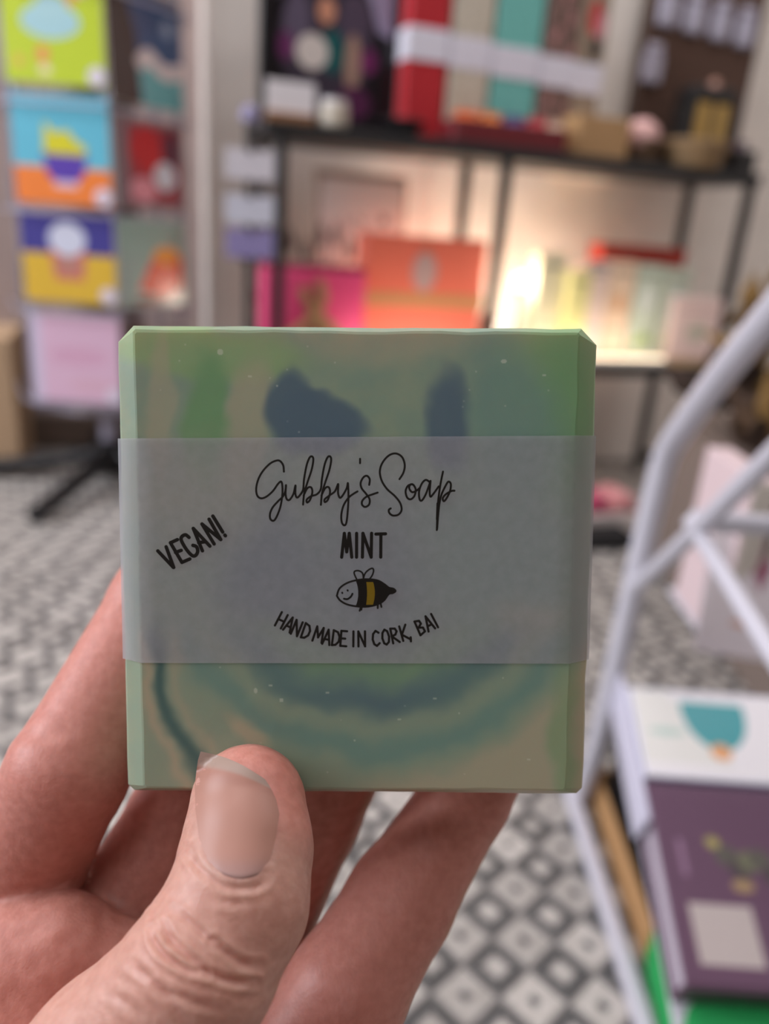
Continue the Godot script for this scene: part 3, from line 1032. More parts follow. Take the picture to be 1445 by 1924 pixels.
	z8.call([60, 700, 130, 728, 210, 722, 280, 690], 0.3, 14.0)
	z8.call([0, 1580, 100, 1560, 220, 1500, 320, 1470], 0.15, 12.0)
	z8.call([60, 1700, 160, 1680, 260, 1600, 340, 1490], 0.12, 14.0)
	z8.call([385, 1430, 420, 1500, 430, 1600], 0.25, 10.0)
	# finer facets on the back of the thumb, where the folds are
	for pass_ in 2:
		var finer := PackedInt32Array()
		var mids := {}
		for k in range(0, index.size(), 3):
			var inside := true
			for q in 3:
				var v := verts[index[k + q]]
				var px := 722.5 + F * v.x / v.z
				var py := 962.0 - F * v.y / v.z
				inside = inside and v.z < 117.0 and px > 180.0 and py > 1380.0 and py < 1950.0
			if not inside:
				finer.append_array(index.slice(k, k + 3))
				continue
			var m := []
			for q in 3:
				var i := index[k + q]
				var j := index[k + (q + 1) % 3]
				var key := Vector2i(mini(i, j), maxi(i, j))
				if not mids.has(key):
					mids[key] = verts.size()
					var w := (verts[i] + verts[j]) / 2
					var out := (w - joint(430, 1750, 114)).normalized()
					var dd := flesh(w, all)
					var g := Vector3(flesh(w + Vector3(0.1, 0, 0), all) - dd, flesh(w + Vector3(0, 0.1, 0), all) - dd, flesh(w + Vector3(0, 0, 0.1), all) - dd)
					verts.append(w - (g.normalized() if g.length() > 0.02 else out) * dd)
				m.append(mids[key])
			finer.append_array(PackedInt32Array([index[k], m[0], m[2], m[0], index[k + 1], m[1], m[2], m[1], index[k + 2], m[0], m[1], m[2]]))
		index = finer
	var normals := vertex_normals(verts, index)
	var tint := PackedColorArray()
	var fine := FastNoiseLite.new()
	fine.seed = 5
	fine.frequency = 0.35
	for k in verts.size():
		var v := verts[k]
		var p := Vector2(722.5 + F * v.x / v.z, 962.0 - F * v.y / v.z)
		var thumb := v.z < 122.0
		for f in folds:
			if not f[3].has_point(p) or normals[k].z > 0.3 or thumb != (f[0][0].x > 210.0 or f[0][0].y > 1750.0 and f[0][0].x > 160.0):
				continue
			var best := 1e9
			var line_pts: Array = f[0]
			for s in line_pts.size() - 1:
				best = minf(best, p.distance_to(Geometry2D.get_closest_point_to_segment(p, line_pts[s], line_pts[s + 1])))
			var ends := clampf(minf(p.distance_to(line_pts[0]), p.distance_to(line_pts[-1])) / (f[2] * 3.0), 0.15, 1.0)
			var t: float = best / f[2]
			verts[k] = verts[k] + normals[k] * f[1] * 0.8 * ends * (-exp(-t * t) + 0.45 * exp(-pow(t - 2.0, 2)))
		verts[k] = verts[k] + normals[k] * 0.05 * fine.get_noise_3d(v.x, v.y, v.z)
		# palm side of the fingers is pinker than the back of the thumb; the thumb's tip is flushed
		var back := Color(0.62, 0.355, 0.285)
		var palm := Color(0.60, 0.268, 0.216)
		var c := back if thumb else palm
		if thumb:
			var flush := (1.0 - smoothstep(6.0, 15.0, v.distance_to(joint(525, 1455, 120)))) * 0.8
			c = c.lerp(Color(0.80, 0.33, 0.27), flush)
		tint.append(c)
	normals = vertex_normals(verts, index)
	var pivot := joint(120, 1850, 140)
	var out_v := PackedVector3Array()
	var out_n := PackedVector3Array()
	for k in verts.size():
		var v := verts[k] - pivot
		out_v.append(Vector3(v.x, v.y, -v.z) * 0.001)
		out_n.append(Vector3(normals[k].x, normals[k].y, -normals[k].z))
	var turned := 0
	for k in range(0, index.size(), 3 * maxi(1, index.size() / 300)):
		var f := (out_v[index[k + 1]] - out_v[index[k]]).cross(out_v[index[k + 2]] - out_v[index[k]])
		turned += 1 if f.dot(out_n[index[k]]) > 0.0 else -1
	if turned > 0:
		index.reverse()
	var arr := []
	arr.resize(Mesh.ARRAY_MAX)
	arr[Mesh.ARRAY_VERTEX] = out_v
	arr[Mesh.ARRAY_NORMAL] = out_n
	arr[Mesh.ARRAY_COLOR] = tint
	arr[Mesh.ARRAY_INDEX] = index
	var mesh := ArrayMesh.new()
	mesh.add_surface_from_arrays(Mesh.PRIMITIVE_TRIANGLES, arr)
	print("hand: ", verts.size(), " vertices, ", index.size() / 3, " triangles")
	var t := thing("hand", "bare hand gripping the soap, thumb in front and fingers behind", "hand", Transform3D(cam_basis, cam_pos + cam_basis * Vector3(pivot.x, pivot.y, -pivot.z) * 0.001))
	var skin := mat(Color.WHITE, 0.46, 0.42)
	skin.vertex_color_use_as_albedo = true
	skin.albedo_texture = noise_tex(51, 0.03, Color(0.86, 0.80, 0.78), Color(1.0, 1.0, 1.0), 512, 5)
	skin.uv1_triplanar = true
	skin.uv1_scale = Vector3(28, 28, 28)
	skin.subsurf_scatter_enabled = true
	skin.subsurf_scatter_strength = 0.28
	skin.heightmap_enabled = true
	skin.heightmap_texture = noise_tex(52, 0.09, Color(0, 0, 0), Color(1, 1, 1), 512, 4)
	skin.heightmap_scale = 0.006
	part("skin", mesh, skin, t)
	# thumb nail: a curved plate laid on the flesh
	var rows := [[446, 1653, 456, 1653], [413, 1641, 488, 1643], [389, 1616, 507, 1615], [374, 1575, 519, 1570], [367, 1520, 525, 1530], [366, 1474, 519, 1502], [369, 1449, 512, 1487], [372, 1428, 506, 1476], [377, 1412, 498, 1464]]
	var nail := SurfaceTool.new()
	nail.begin(Mesh.PRIMITIVE_TRIANGLES)
	var cols := 14
	var fine_rows := 40
	var pts := []
	for j in fine_rows + 1:
		var f := float(j) / fine_rows * (rows.size() - 1)
		var a: Array = rows[mini(int(f), rows.size() - 1)]
		var b: Array = rows[mini(int(f) + 1, rows.size() - 1)]
		var row := []
		for i in cols + 1:
			var u := float(i) / cols
			var la := Vector2(lerpf(a[0], b[0], f - int(f)), lerpf(a[1], b[1], f - int(f)))
			var ra := Vector2(lerpf(a[2], b[2], f - int(f)), lerpf(a[3], b[3], f - int(f)))
			var p := la.lerp(ra, u)
			p.y -= sin(u * PI) * (-7.0 if j < 8 else 9.0 * clampf((j - 8) / 20.0, 0.0, 1.0))
			# march onto the flesh
			var dir := joint(p.x, p.y, 1.0)
			var z := 95.0
			for s in 60:
				var dd := flesh(dir * z, all)
				if dd < 0.01:
					break
				z += maxf(dd * 0.8, 0.02)
				if z > 125.0:
					break
			z = minf(z, 121.0)
			# the plate stands proud in its middle and dips into the side walls
			var proud := 0.26 * (1.0 - pow(absf(u - 0.5) * 2.0, 3.0)) + 0.04
			proud = lerpf(-0.3, proud, smoothstep(0.0, 0.16, float(j) / fine_rows))
			row.append(dir * (z - proud))
		pts.append(row)
	for j in range(0, fine_rows + 1):
		for i in cols + 1:
			var f := float(j) / fine_rows
			# pink bed, pale moon at the root, whitish free edge
			var c := Color(0.41, 0.205, 0.155)
			c = c.lerp(Color(0.37, 0.225, 0.20), 1.0 - smoothstep(0.1, 0.3, f))
			c = c.lerp(Color(0.37, 0.175, 0.13), 0.6 * smoothstep(0.62, 0.72, f))
			c = c.lerp(Color(0.38, 0.265, 0.215), smoothstep(0.77, 0.84, f))
			var v: Vector3 = pts[j][i] - pivot
			nail.set_color(c)
			nail.add_vertex(Vector3(v.x, v.y, -v.z) * 0.001)
	for j in fine_rows:
		for i in cols:
			var k := j * (cols + 1) + i
			for q in [k, k + cols + 1, k + cols + 2, k, k + cols + 2, k + 1]:
				nail.add_index(q)
	nail.generate_normals()
	var nm := mat(Color.WHITE, 0.42, 0.4)
	nm.vertex_color_use_as_albedo = true
	part("thumb_nail", nail.commit(), nm, t)

func vertex_normals(v: PackedVector3Array, index: PackedInt32Array) -> PackedVector3Array:
	var n := PackedVector3Array()
	n.resize(v.size())
	for k in range(0, index.size(), 3):
		var a := v[index[k]]
		var f := (v[index[k + 1]] - a).cross(v[index[k + 2]] - a)
		for q in 3:
			n[index[k + q]] += f
	# outward is where the flesh ends
	var probe := 0
	var s := 1.0
	var all := PackedInt32Array(range(bone_a.size()))
	var votes := 0
	while probe < v.size():
		var d := n[probe].normalized()
		votes += 1 if flesh(v[probe] + d * 0.5, all) > flesh(v[probe] - d * 0.5, all) else -1
		probe += maxi(1, v.size() / 40)
	if votes < 0:
		s = -1.0
	for k in n.size():
		n[k] = n[k].normalized() * s
	return n

# ---------------------------------------------------------------- the black shelf
func build_shelf() -> void:
	var t := thing("shelf_unit", "low black metal shelf with a pale wooden lower board against the wall", "shelf", on_shelf(0, 0, 0))
	var black := grained(rgb(34, 33, 34), 61, 0.05, 0.2, 4.0, 0.45)
	part("top_board", cbox(0.905, 0.02, 0.185, 0.002), black, t, Vector3(0.4775, 0.60, -0.0925))
	part("lower_board", cbox(0.88, 0.016, 0.17, 0.002), grained(rgb(205, 172, 130), 62, 0.03, 0.15, 6.0, 0.5), t, Vector3(0.4775, 0.268, -0.0925))
	part("front_rail", cbox(0.88, 0.02, 0.012, 0.002), black, t, Vector3(0.4775, 0.249, -0.008))
	for s in [0.052, 0.424, 0.915]:
		for z in [-0.008, -0.177]:
			part("post", cbox(0.017, 0.60, 0.017, 0.002), black, t, Vector3(s, 0.0, z))
	for s in [0.052, 0.915]:
		part("side_rail", cbox(0.014, 0.014, 0.17, 0.002), black, t, Vector3(s, 0.04, -0.0925))

func carton(called: String, label: String, cat: String, s: float, h: float, t: float, size: Vector3, c: Color, img: Image = null, turn := 0.0, group := "", rough := 0.5) -> Node3D:
	var o := thing(called, label, cat, on_shelf(s, h, t, turn), group)
	var body := part("carton_body", cbox(size.x, size.y, size.z, 0.0015), grained(c, 70, 0.05, 0.08, 8.0, rough), o)
	if img:
		part("printed_front", sheet(size.x - 0.004, size.y - 0.004), printed(img, rough), body, Vector3(0, size.y / 2, size.z / 2))
	return o

func paper_sleeve(o: Node3D, size: Vector3, h: float, high: float, c := Color(0.86, 0.85, 0.89)) -> void:
	part("paper_sleeve", cbox(size.x + 0.003, high, size.z + 0.003, 0.0006), mat(c, 0.7), o, Vector3(0, h, 0))

func build_upper_goods() -> void:
	var H := 0.62
	# framed picture
	var art := canvas(245, 260, rgb(22, 18, 24))
	poly(art, [Vector2(8, 0), Vector2(80, 0), Vector2(60, 40), Vector2(12, 70)], rgb(150, 140, 165))
	poly(art, [Vector2(150, 0), Vector2(232, 0), Vector2(232, 110), Vector2(205, 100), Vector2(190, 60)], rgb(150, 142, 168))
	disc(art, 110, 130, 88, 95, rgb(58, 50, 62))
	disc(art, 55, 105, 24, 48, rgb(92, 82, 100))
	disc(art, 162, 90, 30, 42, rgb(78, 66, 82))
	disc(art, 108, 80, 16, 20, rgb(200, 140, 112))
	disc(art, 122, 140, 22, 34, rgb(20, 84, 84))
	disc(art, 84, 144, 30, 27, rgb(206, 196, 188))
	disc(art, 160, 155, 15, 46, rgb(158, 128, 112))
	disc(art, 190, 148, 16, 20, rgb(112, 40, 92))
	disc(art, 36, 140, 14, 22, rgb(104, 46, 92))
	disc(art, 165, 215, 34, 26, rgb(82, 34, 70))
	var o := thing("framed_picture", "dark framed picture with lilac corners and a dim arched figure on the black shelf", "picture", on_shelf(0.155, H, 0.13, 0.0))
	var fm := mat(rgb(20, 18, 20), 0.4)
	for q in [[-0.114, 0.0, 0.012, 0.26], [0.114, 0.0, 0.012, 0.26]]:
		part("frame_bar", cbox(q[2], q[3], 0.016, 0.002), fm, o, Vector3(q[0], q[1], 0))
	for y in [0.0, 0.25]:
		part("frame_bar", cbox(0.216, 0.011, 0.016, 0.002), fm, o, Vector3(0, y, 0))
	part("picture_sheet", sheet(0.216, 0.24, 0.002), printed(art, 0.3), o, Vector3(0, 0.13, -0.003))
	# ticket on a wooden foot, candle, dish
	o = thing("price_card", "white ticket standing in a small wooden foot before the dark picture", "price card", on_shelf(0.068, H, 0.025))
	part("wooden_foot", cbox(0.072, 0.014, 0.02, 0.002), grained(rgb(160, 110, 66), 71, 0.05, 0.3, 12.0), o)
	part("ticket", cbox(0.074, 0.045, 0.0015, 0.0004), mat(rgb(225, 220, 222), 0.7), o, Vector3(0, 0.011, 0))
	o = thing("candle_jar", "small cream candle in a pale jar before the dark picture", "candle", on_shelf(0.137, H, 0.035))
	part("jar", lathe([Vector2(0.0, 0.0), Vector2(0.019, 0.0), Vector2(0.022, 0.006), Vector2(0.022, 0.03), Vector2(0.02, 0.032), Vector2(0.0, 0.03)]), mat(rgb(196, 186, 168), 0.3), o)
	part("lid", lathe([Vector2(0.0, 0.0), Vector2(0.02, 0.0), Vector2(0.02, 0.008), Vector2(0.0, 0.009)]), mat(rgb(210, 205, 205), 0.3), o, Vector3(0.0, 0.032, 0))
	o = thing("shallow_dish", "shallow black dish between the dark picture and the red tray", "dish", on_shelf(0.25, H, 0.05))
	part("dish_bowl", lathe([Vector2(0.0, 0.0), Vector2(0.022, 0.0), Vector2(0.042, 0.022), Vector2(0.04, 0.024), Vector2(0.02, 0.004), Vector2(0.0, 0.004)]), mat(rgb(26, 24, 28), 0.35), o)
	part("ribbon_coil", lathe([Vector2(0.0, 0.004), Vector2(0.026, 0.008), Vector2(0.022, 0.02), Vector2(0.0, 0.024)], 14), mat(rgb(70, 34, 62), 0.6), o)
	# upright wrapped boxes
	var flowers := canvas(64, 256, rgb(196, 186, 168))
	for k in 60:
		disc(flowers, rng.randf_range(0, 64), rng.randf_range(0, 256), 3, 4, rgb(176, 168, 150) if k % 2 else rgb(206, 196, 182))
	var weave := canvas(64, 256, rgb(120, 92, 84))
	for k in 40:
		rect(weave, rng.randf_range(0, 60), rng.randf_range(0, 250), 8, 14, rgb(190, 130, 130) if k % 2 else rgb(84, 66, 54))
	var doll := canvas(64, 256, rgb(150, 132, 112))
	disc(doll, 30, 50, 16, 26, rgb(190, 40, 44))
	disc(doll, 40, 92, 14, 16, rgb(40, 34, 36))
	disc(doll, 50, 60, 10, 20, rgb(214, 160, 168))
	disc(doll, 30, 130, 22, 18, rgb(112, 122, 126))
	var boxes := [
		["bright red gift box with a white paper sleeve", 0.298, 0.068, rgb(190, 34, 44), null],
		["beige flowered gift box with a white paper sleeve", 0.373, 0.07, rgb(196, 186, 168), flowers],
		["aqua gift box with a white paper sleeve", 0.455, 0.082, rgb(118, 196, 186), null],
		["brown and pink patterned gift box with a white paper sleeve", 0.532, 0.06, rgb(130, 104, 94), weave],
		["tan gift box printed in red and black above its white paper sleeve", 0.592, 0.052, rgb(166, 142, 116), doll],
	]
	for k in boxes.size():
		var b: Array = boxes[k]
		var size := Vector3(b[2], 0.27, 0.045)
		var c := carton("gift_box", b[0], "box", b[1], H, 0.105, size, b[3], b[4], 0.0, "upright gift boxes on the black shelf")
		paper_sleeve(c, size, 0.118 - 0.004 * k, 0.046)
	# red tray with sweets
	o = thing("tray", "dark red low tray holding small bright packets", "tray", on_shelf(0.425, H, 0.035))
	var tm := grained(rgb(112, 26, 34), 72, 0.05, 0.15, 9.0, 0.5)
	part("tray_bottom", cbox(0.20, 0.004, 0.06, 0.001), tm, o)
	for q in [[0.0, -0.029, 0.2, 0.003], [0.0, 0.029, 0.2, 0.003], [-0.099, 0.0, 0.003, 0.055], [0.099, 0.0, 0.003, 0.055]]:
		part("tray_wall", cbox(q[2], 0.03, q[3], 0.001), tm, o, Vector3(q[0], 0.003, q[1]))
	var packs := [["orange", rgb(222, 104, 40), -0.072], ["amber", rgb(226, 128, 52), -0.03], ["blue-violet", rgb(84, 74, 128), 0.012], ["rosy red", rgb(190, 62, 70), 0.052], ["cream", rgb(206, 172, 150), 0.084]]
	for p in packs:
		var c := thing("sweet_packet", "small %s packet lying in the dark red tray" % p[0], "packet", on_shelf(0.425 + p[2], H + 0.005, 0.035), "packets in the red tray")
		part("packet_body", cbox(0.034, 0.036, 0.042, 0.006), mat(p[1], 0.45), c)
		part("packet_crimp", cbox(0.03, 0.006, 0.03, 0.001), mat(p[1], 0.45), c, Vector3(0, 0.036, 0))
	carton("kraft_box", "plain tan cardboard box beside the round wicker bowl", "box", 0.60, H, 0.045, Vector3(0.1, 0.062, 0.06), rgb(186, 146, 100))
	# wicker bowl with a pink ball, low basket, lantern, black block
	wicker("wicker_bowl", "round brown wicker bowl holding a pink pompom", on_shelf(0.70, H, 0.05), 0.036, 0.034, 5, rgb(112, 84, 58))
	o = thing("pompom", "fluffy pale pink pompom resting in the wicker bowl", "pompom", on_shelf(0.692, H + 0.006, 0.045))
	part("fluff", lumpy(0.031, 3), mat(rgb(214, 170, 164), 0.9), o, Vector3(0, 0.034, 0))
	o = thing("yarn_ball", "dusky violet ball leaning behind the pink pompom", "ball", on_shelf(0.735, H, 0.09))
	part("yarn", lumpy(0.03, 5), mat(rgb(112, 92, 104), 0.9), o, Vector3(0, 0.03, 0))
	part("yarn_end", tube(smooth_curve([Vector3(0.02, 0.05, 0.01), Vector3(0.034, 0.03, 0.01), Vector3(0.03, 0.003, 0.02)], 5), 0.0015, 6), mat(rgb(112, 92, 104), 0.9), o)
	wicker("low_basket", "shallow pale wicker basket in front of the black lantern", on_shelf(0.80, H, 0.04), 0.056, 0.04, 5, rgb(176, 144, 104))
	o = thing("lantern", "small black lantern with two golden panes", "lantern", on_shelf(0.86, H, 0.105))
	var lm := mat(rgb(18, 17, 18), 0.4)
	part("lantern_base", cbox(0.1, 0.012, 0.05, 0.002), lm, o)
	part("lantern_top", cbox(0.1, 0.026, 0.05, 0.004), lm, o, Vector3(0, 0.116, 0))
	for x in [-0.044, 0.0, 0.044]:
		part("lantern_bar", cbox(0.01 if x == 0.0 else 0.016, 0.106, 0.05, 0.001), lm, o, Vector3(x, 0.011, 0))
	for x in [-0.02, 0.02]:
		part("golden_pane", cbox(0.032, 0.104, 0.006, 0.001), grained(rgb(214, 172, 88), 75, 0.08, 0.25, 14.0, 0.35), o, Vector3(x, 0.012, 0.021))
	part("knob", lathe([Vector2(0.0, 0.0), Vector2(0.009, 0.003), Vector2(0.01, 0.012), Vector2(0.0, 0.02)]), mat(rgb(196, 150, 132), 0.4), o, Vector3(0.01, 0.141, 0))
	o = thing("display_block", "small black block with a slot at the end of the shelf", "stand", on_shelf(0.893, H, 0.02))
	part("block_body", cbox(0.045, 0.036, 0.03, 0.003), lm, o)
	part("slot_card", cbox(0.026, 0.016, 0.0015, 0.0004), mat(rgb(112, 96, 108), 0.6), o, Vector3(-0.006, 0.035, 0))
	# brown board with pouches
	o = thing("pin_board", "dark brown cork board leaning on the wall behind the lantern", "board", on_shelf(0.885, H, 0.188))
	part("cork_sheet", cbox(0.25, 0.42, 0.01, 0.002), grained(rgb(118, 86, 70), 76, 0.12, 0.45, 10.0, 0.9), o)
	for q in [[-0.121, 0.0, 0.01, 0.42], [0.121, 0.0, 0.01, 0.42]]:
		part("board_edge", cbox(q[2], q[3], 0.016, 0.002), grained(rgb(84, 58, 44), 77, 0.05, 0.2, 10.0), o, Vector3(q[0], 0, 0))
	var xs := [-0.09, -0.031, 0.029, 0.088]
	for k in 5:
		var low := k == 4
		var s: float = 0.885 + (xs[k] if k < 4 else -0.105)
		var c := thing("gauze_pouch", ["pale lilac gauze pouch in the board's top row, closest to the cream pilaster", "pale lilac gauze pouch in the board's top row, second from the cream pilaster", "pale lilac gauze pouch in the board's top row, third from the cream pilaster", "pale lilac gauze pouch in the board's top row, fourth from the cream pilaster", "pale lilac gauze pouch hanging lower on the brown board, below the row"][k], "pouch", on_shelf(s, 0.77 if low else 0.865 - 0.004 * k, 0.178), "" if low else "pouches in a row")
		part("pouch_body", cbox(0.044, 0.052, 0.012, 0.006), grained(rgb(188, 184, 200), 78 + k, 0.1, 0.15, 20.0, 0.8), c)
		part("pouch_neck", cbox(0.03, 0.016, 0.008, 0.002), grained(rgb(198, 194, 208), 79, 0.1, 0.15, 20.0, 0.8), c, Vector3(0, 0.052, 0))
		part("cord", cbox(0.034, 0.003, 0.01, 0.001), mat(rgb(140, 130, 150), 0.7), c, Vector3(0, 0.053, 0))

func wicker(called: String, label: String, xf: Transform3D, r: float, h: float, rows: int, c: Color) -> Node3D:
	var o := thing(called, label, "basket", xf)
	var m := grained(c, 81, 0.1, 0.35, 14.0, 0.8)
	part("basket_bottom", lathe([Vector2(0, 0), Vector2(r * 0.82, 0), Vector2(r * 0.82, 0.004), Vector2(0, 0.004)]), m, o)
	for k in rows:
		var pts := []
		var rr := r * lerpf(0.84, 1.0, float(k) / (rows - 1))
		for a in 24:
			pts.append(Vector3(cos(TAU * a / 24) * (rr + (0.03 * r if a % 2 == k % 2 else 0.0)), 0.004 + h * (k + 0.5) / rows, sin(TAU * a / 24) * (rr + (0.03 * r if a % 2 == k % 2 else 0.0))))
		pts.append(pts[0])
		pts.append(pts[1])
		part("woven_strand", tube(PackedVector3Array(pts), h / rows * 0.56, 6, false), m, o)
	return o

func lumpy(r: float, seed_: int) -> ArrayMesh:
	var n := FastNoiseLite.new()
	n.seed = seed_
	n.frequency = 1.2
	var sp := SphereMesh.new()
	sp.radius = r
	sp.height = r * 2
	sp.radial_segments = 20
	sp.rings = 12
	var a := sp.get_mesh_arrays()
	var v: PackedVector3Array = a[Mesh.ARRAY_VERTEX]
	for k in v.size():
		v[k] = v[k] * (1.0 + 0.12 * n.get_noise_3dv(v[k] / r))
	a[Mesh.ARRAY_VERTEX] = v
	var m := ArrayMesh.new()
	m.add_surface_from_arrays(Mesh.PRIMITIVE_TRIANGLES, a)
	return m

# ---------------------------------------------------------------- the lit lower board
func build_lower_goods() -> void:
	var H := 0.284
	var o: Node3D
	# printed panel on the wall side
	var sketch := canvas(180, 280, rgb(228, 220, 216))
	for k in 4:
		line(sketch, [Vector2(50 + 14 * k, 60 + 12 * (k % 2)), Vector2(58 + 14 * k, 90 - 10 * (k % 3)), Vector2(70 + 14 * k, 70 + 14 * (k % 2))], 2.5, Color(0.55, 0.5, 0.5, 1))
	disc(sketch, 140, 66, 9, 9, rgb(120, 106, 106))
	o = thing("sketch_panel", "pale upright panel with a faint line drawing behind the gift bags", "picture", on_shelf(0.225, H, 0.168, 0.12))
	part("panel_board", cbox(0.175, 0.285, 0.012, 0.002), grained(rgb(196, 170, 152), 82, 0.05, 0.15, 8.0), o)
	part("drawing_sheet", sheet(0.157, 0.268, 0.001), printed(sketch, 0.7), o, Vector3(0.0, 0.14, 0.006))
	# pink bag with a raffia bow
	o = thing("gift_bag", "hot pink gift bag with a tan raffia bow", "bag", on_shelf(0.118, H, 0.06))
	var pink := grained(rgb(242, 78, 132), 83, 0.05, 0.1, 8.0, 0.5)
	part("bag_body", cbox(0.172, 0.128, 0.05, 0.004), pink, o)
	part("bag_rim", cbox(0.168, 0.008, 0.046, 0.001), grained(rgb(150, 34, 70), 84, 0.05, 0.1, 8.0, 0.5), o, Vector3(0, 0.127, 0))
	var raf := grained(rgb(196, 150, 104), 85, 0.1, 0.3, 20.0, 0.8)
	for q in [[Vector3(0.0, 0.06, 0.03), Vector3(-0.03, 0.03, 0.034), Vector3(-0.07, 0.012, 0.03)], [Vector3(0.0, 0.06, 0.03), Vector3(0.008, 0.03, 0.034), Vector3(0.002, 0.006, 0.03)], [Vector3(0.0, 0.06, 0.03), Vector3(0.03, 0.035, 0.034), Vector3(0.05, 0.008, 0.03)], [Vector3(0.0, 0.06, 0.03), Vector3(0.012, 0.085, 0.032), Vector3(0.004, 0.112, 0.028)], [Vector3(0.0, 0.06, 0.03), Vector3(-0.014, 0.08, 0.032), Vector3(-0.022, 0.1, 0.028)]]:
		part("raffia_strand", tube(smooth_curve(q, 5), 0.008, 8), raf, o)
	# dried grass in the bag
	for k in 9:
		var g := thing("dried_grass", "dark brown dried grass stem sticking up behind the hot pink bag", "dried grass", on_shelf(0.045 + 0.017 * k, H, 0.105), "dried grass stems behind the pink bag")
		var hgt := 0.14 + 0.035 * absf(sin(k * 2.3))
		var lean := (k - 4) * 0.009
		part("stem", tube(smooth_curve([Vector3.ZERO, Vector3(lean * 0.4, hgt * 0.5, 0), Vector3(lean, hgt, 0.004)], 4), 0.0016, 6), mat(rgb(104, 74, 56), 0.8), g)
		part("seed_head", lathe([Vector2(0, 0), Vector2(0.006, 0.008), Vector2(0.007, 0.022), Vector2(0.0, 0.046)], 8), grained(rgb(88, 54, 46), 86, 0.2, 0.4, 20.0, 0.9), g, Vector3(lean, hgt - 0.012, 0.004))
	# coral bag
	o = thing("gift_bag", "wide coral gift bag with an oval tag and a tan band", "bag", on_shelf(0.318, H, 0.085))
	part("bag_body", cbox(0.222, 0.19, 0.055, 0.004), grained(rgb(250, 124, 98), 87, 0.05, 0.08, 8.0, 0.5), o)
	part("tan_band", cbox(0.224, 0.022, 0.058, 0.001), grained(rgb(206, 148, 96), 88, 0.05, 0.12, 8.0, 0.6), o, Vector3(0, 0.074, 0))
	part("oval_tag", lathe([Vector2(0, 0), Vector2(0.026, 0), Vector2(0.026, 0.002), Vector2(0, 0.002)], 32), grained(rgb(216, 178, 172), 89, 0.1, 0.2, 20.0, 0.4), o, Vector3(-0.004, 0.132, 0.028), Basis(Vector3.RIGHT, PI / 2) * Basis.from_scale(Vector3(0.85, 1, 1.25)))
	part("tag_string", tube(PackedVector3Array([Vector3(-0.004, 0.16, 0.03), Vector3(-0.002, 0.185, 0.03), Vector3(0.0, 0.194, 0.02)]), 0.001, 6), raf, o)
	# added light bar, hidden behind the soap, to light the goods evenly
	o = thing("added_light_bar", "added glowing bar, unseen behind the soap, along the lower board's front edge", "lamp", on_shelf(0.47, H - 0.008, -0.022))
	part("added_bar_housing", cbox(0.62, 0.012, 0.02, 0.002), mat(rgb(220, 214, 204), 0.4), o)
	glow("added_strip_glow", cbox(0.61, 0.004, 0.012, 0.001), Color(1.0, 0.88, 0.70), 2.5, o, Vector3(0, 0.011, -0.002))
	var l := AreaLight3D.new()
	l.name = "added_strip_light"
	l.area_size = Vector2(0.61, 0.014)
	l.area_normalize_energy = true
	l.light_color = Color(1.0, 0.95, 0.88)
	l.light_energy = 0.034
	l.area_range = 4.0
	l.shadow_enabled = true
	l.transform = Transform3D(Basis(Vector3.RIGHT, deg_to_rad(48)), Vector3(0, 0.018, -0.004))
	o.add_child(l)
	# globe lamp
	o = thing("globe_lamp", "small lamp with a bare glowing globe beside the middle post", "lamp", on_shelf(0.497, H, 0.05))
	part("lamp_foot", lathe([Vector2(0, 0), Vector2(0.022, 0), Vector2(0.02, 0.006), Vector2(0.006, 0.012), Vector2(0.004, 0.1), Vector2(0.01, 0.112), Vector2(0, 0.113)]), mat(rgb(168, 128, 84), 0.35, 0.5, 0.6), o)
	var sp := SphereMesh.new()
	sp.radius = 0.015
	sp.height = 0.03
	glow("glass_bulb", sp, Color(1.0, 0.88, 0.70), 4.0, o, Vector3(0, 0.126, 0))
	lamp(o, Vector3(0, 0.126, 0), Color(1.0, 0.95, 0.88), 0.012, 0.014)
	# two added pucks, out of sight behind the goods, brighten the wall
	for q in [[0.34, "added glowing puck hidden behind the coral bag to brighten the wall"], [0.60, "added glowing puck hidden behind the pale cartons to brighten the wall"]]:
		o = thing("added_puck_lamp", q[1], "lamp", on_shelf(q[0], H, 0.142))
		part("added_puck_rim", lathe([Vector2(0, 0), Vector2(0.024, 0), Vector2(0.026, 0.003), Vector2(0.026, 0.009), Vector2(0.022, 0.01)], 32), mat(rgb(220, 214, 204), 0.4), o)
		glow("added_puck_lens", lathe([Vector2(0.022, 0.009), Vector2(0.015, 0.012), Vector2(0.0, 0.013)], 32), Color(1.0, 0.84, 0.62), 2.0, o, Vector3.ZERO)
		lamp(o, Vector3(0, 0.03, 0), Color(1.0, 0.95, 0.88), 0.030, 0.02)
	# brown bottle by the post
	o = thing("reed_bottle", "slim amber brown bottle beside the middle post", "bottle", on_shelf(0.447, H, 0.06))
	part("bottle_body", lathe([Vector2(0, 0), Vector2(0.015, 0), Vector2(0.016, 0.004), Vector2(0.016, 0.06), Vector2(0.007, 0.08), Vector2(0.006, 0.1), Vector2(0, 0.1)]), mat(rgb(130, 74, 36), 0.2), o)
	part("stopper", lathe([Vector2(0, 0.099), Vector2(0.008, 0.099), Vector2(0.008, 0.115), Vector2(0, 0.117)]), mat(rgb(150, 92, 52), 0.6), o)
